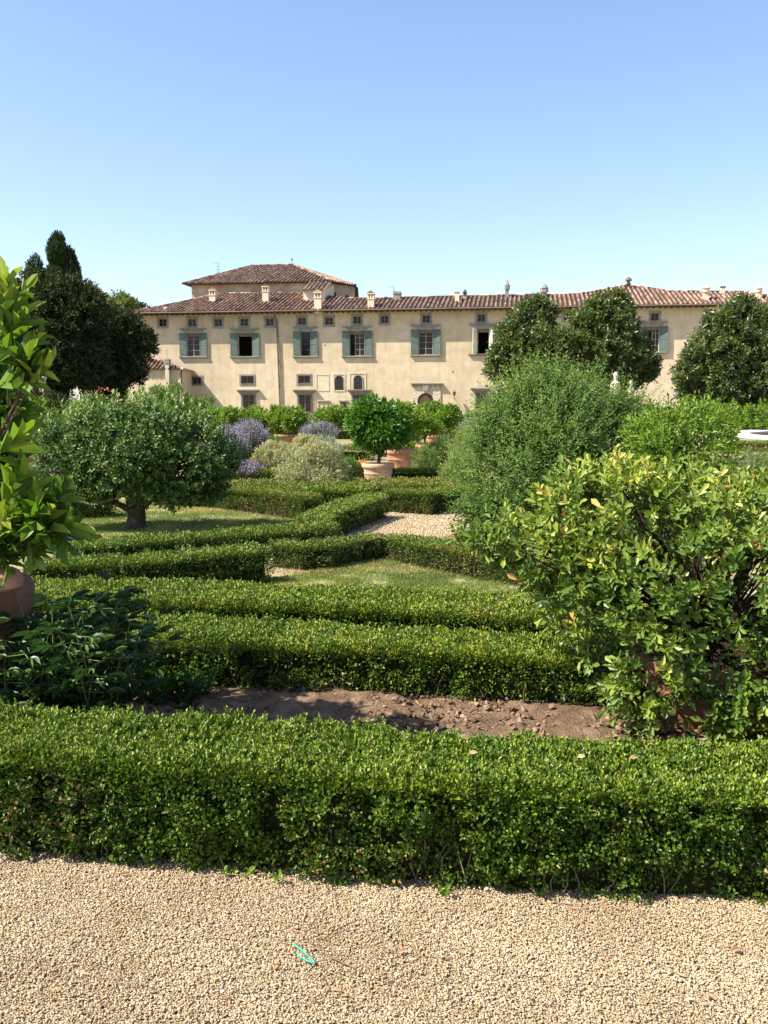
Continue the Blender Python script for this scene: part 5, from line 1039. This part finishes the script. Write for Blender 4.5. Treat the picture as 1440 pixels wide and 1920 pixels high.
# chimneys: (px centre, py base, py top, width px, style)
chim = [(399.7, 566, 541, 12, 'tile'), (499, 566, 534, 12, 'tile'), (597, 580, 545, 13, 'tile'), (696, 576, 547, 11.5, 'tile'), (857, 566, 547, 8, 'flat'), (745, 562, 547, 13, 'block'), (871.5, 560, 542, 8.5, 'spire'), (950.5, 558, 523, 9, 'tallspire'),
        (1020, 557, 532, 14, 'pyramid'), (1178, 540, 519, 11, 'dome'), (1323, 563, 533, 13, 'lantern'), (1355, 552, 537, 7, 'flat'), (1422, 560, 535, 11, 'lantern'), (312, 580, 572, 7, 'flat')]
for px, pb, pt, wp, st in chim:
    ridge_s = smax(on_roof(px, pb)[0]) / SL; u, s = on_roof(px, pb); s = min(s, ridge_s - .05) if st in ('tile',) else min(s, ridge_s + .6)
    w_ = s - OV; zb = EZ + K * s - .4; _, zt = fac(px, pt, w_); hw = wp / FPX * 95 / 2; u = fac(px, pb, w_)[0]; H = zt - zb
    m = MB()
    if st == 'tile':
        m.box(u - hw, u + hw, w_ - hw, w_ + hw, zb, zt - .75); m.box(u - hw * 1.15, u + hw * 1.15, w_ - hw * 1.15, w_ + hw * 1.15, zt - .749, zt - .66)
        for dx in (-1, 0, 1): m.box(u + dx * hw * .8 - .07, u + dx * hw * .8 + .07, w_ - hw * .95, w_ + hw * .95, zt - .66, zt - .26)
        m.box(u - hw * 1.2, u + hw * 1.2, w_ - hw * 1.2, w_ + hw * 1.2, zt - .26, zt - .18); ch = m.build('chimney', M['chimney'], roof)
        m = MB(); m.prism([(u - hw * 1.3, zt - .179), (u + hw * 1.3, zt - .179), (u + .05, zt + .08), (u - .05, zt + .08)], w_ - hw * 1.2, w_ + hw * 1.2); m.build('chimney_cap', M['tile'], ch)
    elif st == 'flat':
        m.box(u - hw, u + hw, w_ - hw, w_ + hw, zb, zt - .12); ch = m.build('chimney', M['chimney'], roof); m = MB(); m.box(u - hw * 1.2, u + hw * 1.2, w_ - hw * 1.2, w_ + hw * 1.2, zt - .119, zt); m.build('chimney_cap', M['tile'], ch)
    elif st == 'block':
        m.box(u - hw, u + hw, w_ - .3, w_ + .5, zb, zt); m.box(u - hw * 1.08, u + hw * 1.08, w_ - .35, w_ + .55, zt - .25, zt - .12); m.build('chimney', M['stone'], roof)
    else:
        body = {'spire': .35, 'tallspire': .42, 'pyramid': .35, 'dome': .35, 'lantern': .5}[st]; zb2 = zb + .4 + (zt - zb - .4) * body
        mt = 'chimney' if st == 'lantern' else ('stone' if st in ('tallspire', 'pyramid') else 'tile')
        m.box(u - hw * .72, u + hw * .72, w_ - hw * .72, w_ + hw * .72, zb, zb2); ch = m.build('chimney', M['chimney' if mt == 'chimney' else mt], roof)
        m = MB(); hh = zt - zb2; sg = 6 if st in ('spire', 'tallspire', 'pyramid') else 10
        prof = {'dome': [(.75, 0), (.75, .08), (.5, .1), (.5, .42), (1, .45), (1, .52), (.85, .72), (.5, .9), (.12, .96), (.1, 1)], 'spire': [(1, 0), (1, .08), (.65, .1), (.65, .4), (1, .42), (.7, .6), (.1, 1)], 'tallspire': [(1, 0), (1, .4), (1.05, .42), (.75, .46), (.4, .7), (.08, 1)],
                'pyramid': [(.95, 0), (.95, .45), (1.05, .47), (.2, .98), (.05, 1)], 'lantern': [(1, 0), (1, .1), (.8, .12), (.8, .45), (1.1, .48), (1.1, .56), (.7, .7), (.3, .95), (.1, 1)]}[st]
        m.lathe([(a * hw * 1.15, b * hh) for a, b in prof], u, w_, zb2 + .001, sg); m.build('chimney_cap', M[mt], ch)
# antennas
for px, pb, pt, w_, arms in [(409.5, 530, 492, TW + 2, True), (738, 562, 537, 6.0, True), (547.5, 500, 487, TW + 8, False)]:
    u, z0 = fac(px, pb, w_); _, z1 = fac(px, pt, w_); m = MB(); m.tube([(u, w_, z0 - 1.0), (u, w_, z1)], .025, 5)
    if arms:
        m.tube([(u - .7, w_, z1 - .05), (u + .1, w_, z1 - .05)], .015, 4)
        for k in range(3): m.tube([(u - .25, w_, z1 - .5 - k * .3), (u + .25, w_, z1 - .45 - k * .3)], .015, 4)
    else: m.lathe([(.03, 0), (.12, .1), (.03, .3)], u, w_, z1 - .1, 8)
    m.build('antenna', M['iron'], roof)

# annex in front of the left corner
AX = -2.8    # metres in front of the facade
u0, zA = fac(240, 694, AX); u1, _ = fac(341, 694, AX); ann = empty('annex_building', (O[0], O[1], 0), -FA); tag(ann, 'low cream annex with a tiled roof below the left corner of the villa', 'building')
AD = 2.79
m = MB(); m.box(u0 - 3, u1, AX, AX + AD, 0, zA); m.build('wall', M['plaster'], ann)
m = MB(); ov = .3; q0 = u0 - 3 - ov; q1 = u1 + ov; rise = 1.5; tp = fac(277, 669, 0); uT = tp[0]; zT = tp[1]; runY = 2.78 + ov; kk = (zT - zA) / runY; SLk = math.sqrt(1 + kk * kk)
tile_plane(m, None, (0, AX - ov, zA), (1, 0, 0), np.array([0, 1, kk]) / SLk, q0, q1, lambda u: float(np.interp(u, [q0, uT, q1], [runY, runY, .02])) * SLk)
k2 = (zT - zA) / (q1 - uT); S2 = math.sqrt(1 + k2 * k2)
ym = AX - ov + runY
for f in ([(q0, AX - ov, zA), (q1, AX - ov, zA), (uT, ym, zT), (q0, ym, zT)], [(q1, AX - ov, zA), (q1, ym, zA), (uT, ym, zT), (uT, ym - .001, zT)], [(q0, ym, zT), (uT, ym, zT), (uT, ym, zT - .1), (q0, ym, zT - .1)]): m.add(f, [tuple(range(4))], .3)
cap_line(m, (q1, AX - ov, zA + .06), (uT, ym, zT + .06)); rf = m.build('roof', M['tile'], ann)
uc, zc_ = fac(317, 690, AX + .25); _, zt = fac(317, 676, AX + .25); m = MB(); m.box(uc - .2, uc + .2, AX - .35, AX - .001, 0, zt - .3); m.build('chimney', M['palestone'], rf); m = MB(); m.box(uc - .27, uc + .27, AX - .42, AX + .08, zt - .299, zt + .1); m.build('chimney_cap', M['stone'], rf)
m = MB(); m.tube([(u1 + .03, AX - .15, zA - .05), (u1 - .05, AX - .08, zA - .4), (u1 - .05, AX - .08, 0)], .07, 7); m.build('drainpipe', M['wood'], ann)
m = MB(); m.tube([(uc - .05, AX - .1, zt), (uc - .05, AX - .1, zt + 1.1)], .02, 5); m.build('antenna', M['iron'], rf)

# ------------------------------------------------------------------ small things on the ground
M['turq'] = surf_mat('turquoise_plastic', [(.3, (.06, .3, .2)), (.7, (.12, .42, .3))], 40, rough=.45, bump=0)
def ribbon(pts, w, name, mat, label, cat):
    m = MB(); P_ = [np.array([*G(*p), z]) for p, z in pts]
    for i in range(len(P_) - 1):
        a, b = P_[i], P_[i + 1]; d = unit(b - a); s = np.cross(d, [0, 0, 1]); s = unit(s) * w / 2; t = np.array([0, 0, .003])
        m.add([a - s, b - s, b + s, a + s, a - s + t, b - s + t, b + s + t, a + s + t], [(0, 3, 2, 1), (4, 5, 6, 7), (0, 1, 5, 4), (1, 2, 6, 5), (2, 3, 7, 6), (3, 0, 4, 7)])
    o = m.build(name, M[mat]); tag(o, label, cat)
ribbon([((548, 1783), .022), ((562, 1794), .025), ((576, 1806), .025), ((590, 1819), .022), ((578, 1817), .022), ((566, 1810), .022), ((556, 1800), .022)], .0045, 'plastic_strip', 'turq', 'bent turquoise plastic strip lying on the foreground gravel', 'plastic strip')
def twig(pts, r, label, mat='palebark'):
    m = MB(); m.tube([(*G(*p), z) for p, z in pts], [r, r * .9, r * .8, r * .5][:len(pts)], 5); o = m.build('twig', M[mat], smooth=True); tag(o, label, 'twig', 'twigs on the gravel')
twig([((618, 1806), .021), ((640, 1817), .022), ((656, 1823), .021), ((668, 1829), .02)], .0022, 'thin straw coloured twig right of the turquoise strip')
twig([((607, 1775), .02), ((622, 1762), .023), ((640, 1752), .024), ((662, 1741), .022)], .002, 'reddish brown twig above the turquoise strip', 'bark')
M['drylit'] = M['litter']
for px, py, z, r, lab in [(1082, 1420, .43, .98, 'pale dry leaf on top of the foreground hedge'), (1180, 1422, .43, .6, 'brown curled leaf on the right part of the foreground hedge top'), (880, 1413, .43, .8, 'tan leaf near the middle of the foreground hedge top'),
                          (745, 1785, .022, .5, 'small orange brown leaf on the gravel'), (1370, 1782, .022, .3, 'rust coloured leaf on the gravel at the right'), (225, 1640, .022, .2, 'reddish leaf at the foot of the foreground hedge')]:
    lv = Leaves(); p_ = G(px, py, z); lv.add(np.array([[p_[0], p_[1], z]]), np.array([[1., .3, .1]]), np.array([[.1, -.5, 1.]]), np.array([.032]), np.array([.016]), np.array([r]), 6); o = lv.build('fallen_leaf', M['litter']); tag(o, lab, 'leaf', 'fallen leaves')

# ------------------------------------------------------------------ camera, light, sky
cam = bpy.data.cameras.new('camera'); co = bpy.data.objects.new('camera', cam); C.objects.link(co); scn.camera = co
co.location = (0, 0, EYE); co.rotation_euler = (R(90) - PITCH, 0, 0); cam.sensor_fit = 'VERTICAL'; cam.sensor_height = 36; cam.sensor_width = 27; cam.lens = FPX / 1920 * 36; cam.clip_end = 4000; cam.clip_start = .05
SE, SB = R(48), R(15)
sl = bpy.data.lights.new('sun', 'SUN'); so = bpy.data.objects.new('sun', sl); C.objects.link(so); sl.energy = 5.0; sl.angle = R(.55); sl.color = (1, .93, .82)
Ld = Vector((math.cos(SB) * math.cos(SE), math.sin(SB) * math.cos(SE), -math.sin(SE))); so.rotation_euler = Ld.to_track_quat('-Z', 'Y').to_euler(); so.location = (-20, -5, 30)
wd = bpy.data.worlds.new('World'); scn.world = wd; wd.use_nodes = True; t = wd.node_tree; bg = t.nodes['Background']
sk = t.nodes.new('ShaderNodeTexSky'); sk.sky_type = 'NISHITA'; sk.sun_disc = False; sk.sun_elevation = SE; sk.sun_rotation = math.atan2(-Ld.x, -Ld.y); sk.altitude = 50; sk.air_density = 1.0; sk.dust_density = .8; sk.ozone_density = 1.5
t.links.new(mixc(t, 1.0, sk.outputs[0], (1.0, .972, 1.03), 'MULTIPLY'), bg.inputs[0]); bg.inputs[1].default_value = .1
scn.view_settings.view_transform = 'Standard'; scn.view_settings.look = 'None'; scn.view_settings.exposure = 1.3; scn.view_settings.gamma = 1
scn.render.engine = 'CYCLES'; scn.render.resolution_x = 768; scn.render.resolution_y = 1024
scn.cycles.max_bounces = 6; scn.cycles.diffuse_bounces = 4; scn.cycles.transmission_bounces = 4
print('polys', sum(len(o.data.polygons) for o in bpy.data.objects if o.type == 'MESH'))
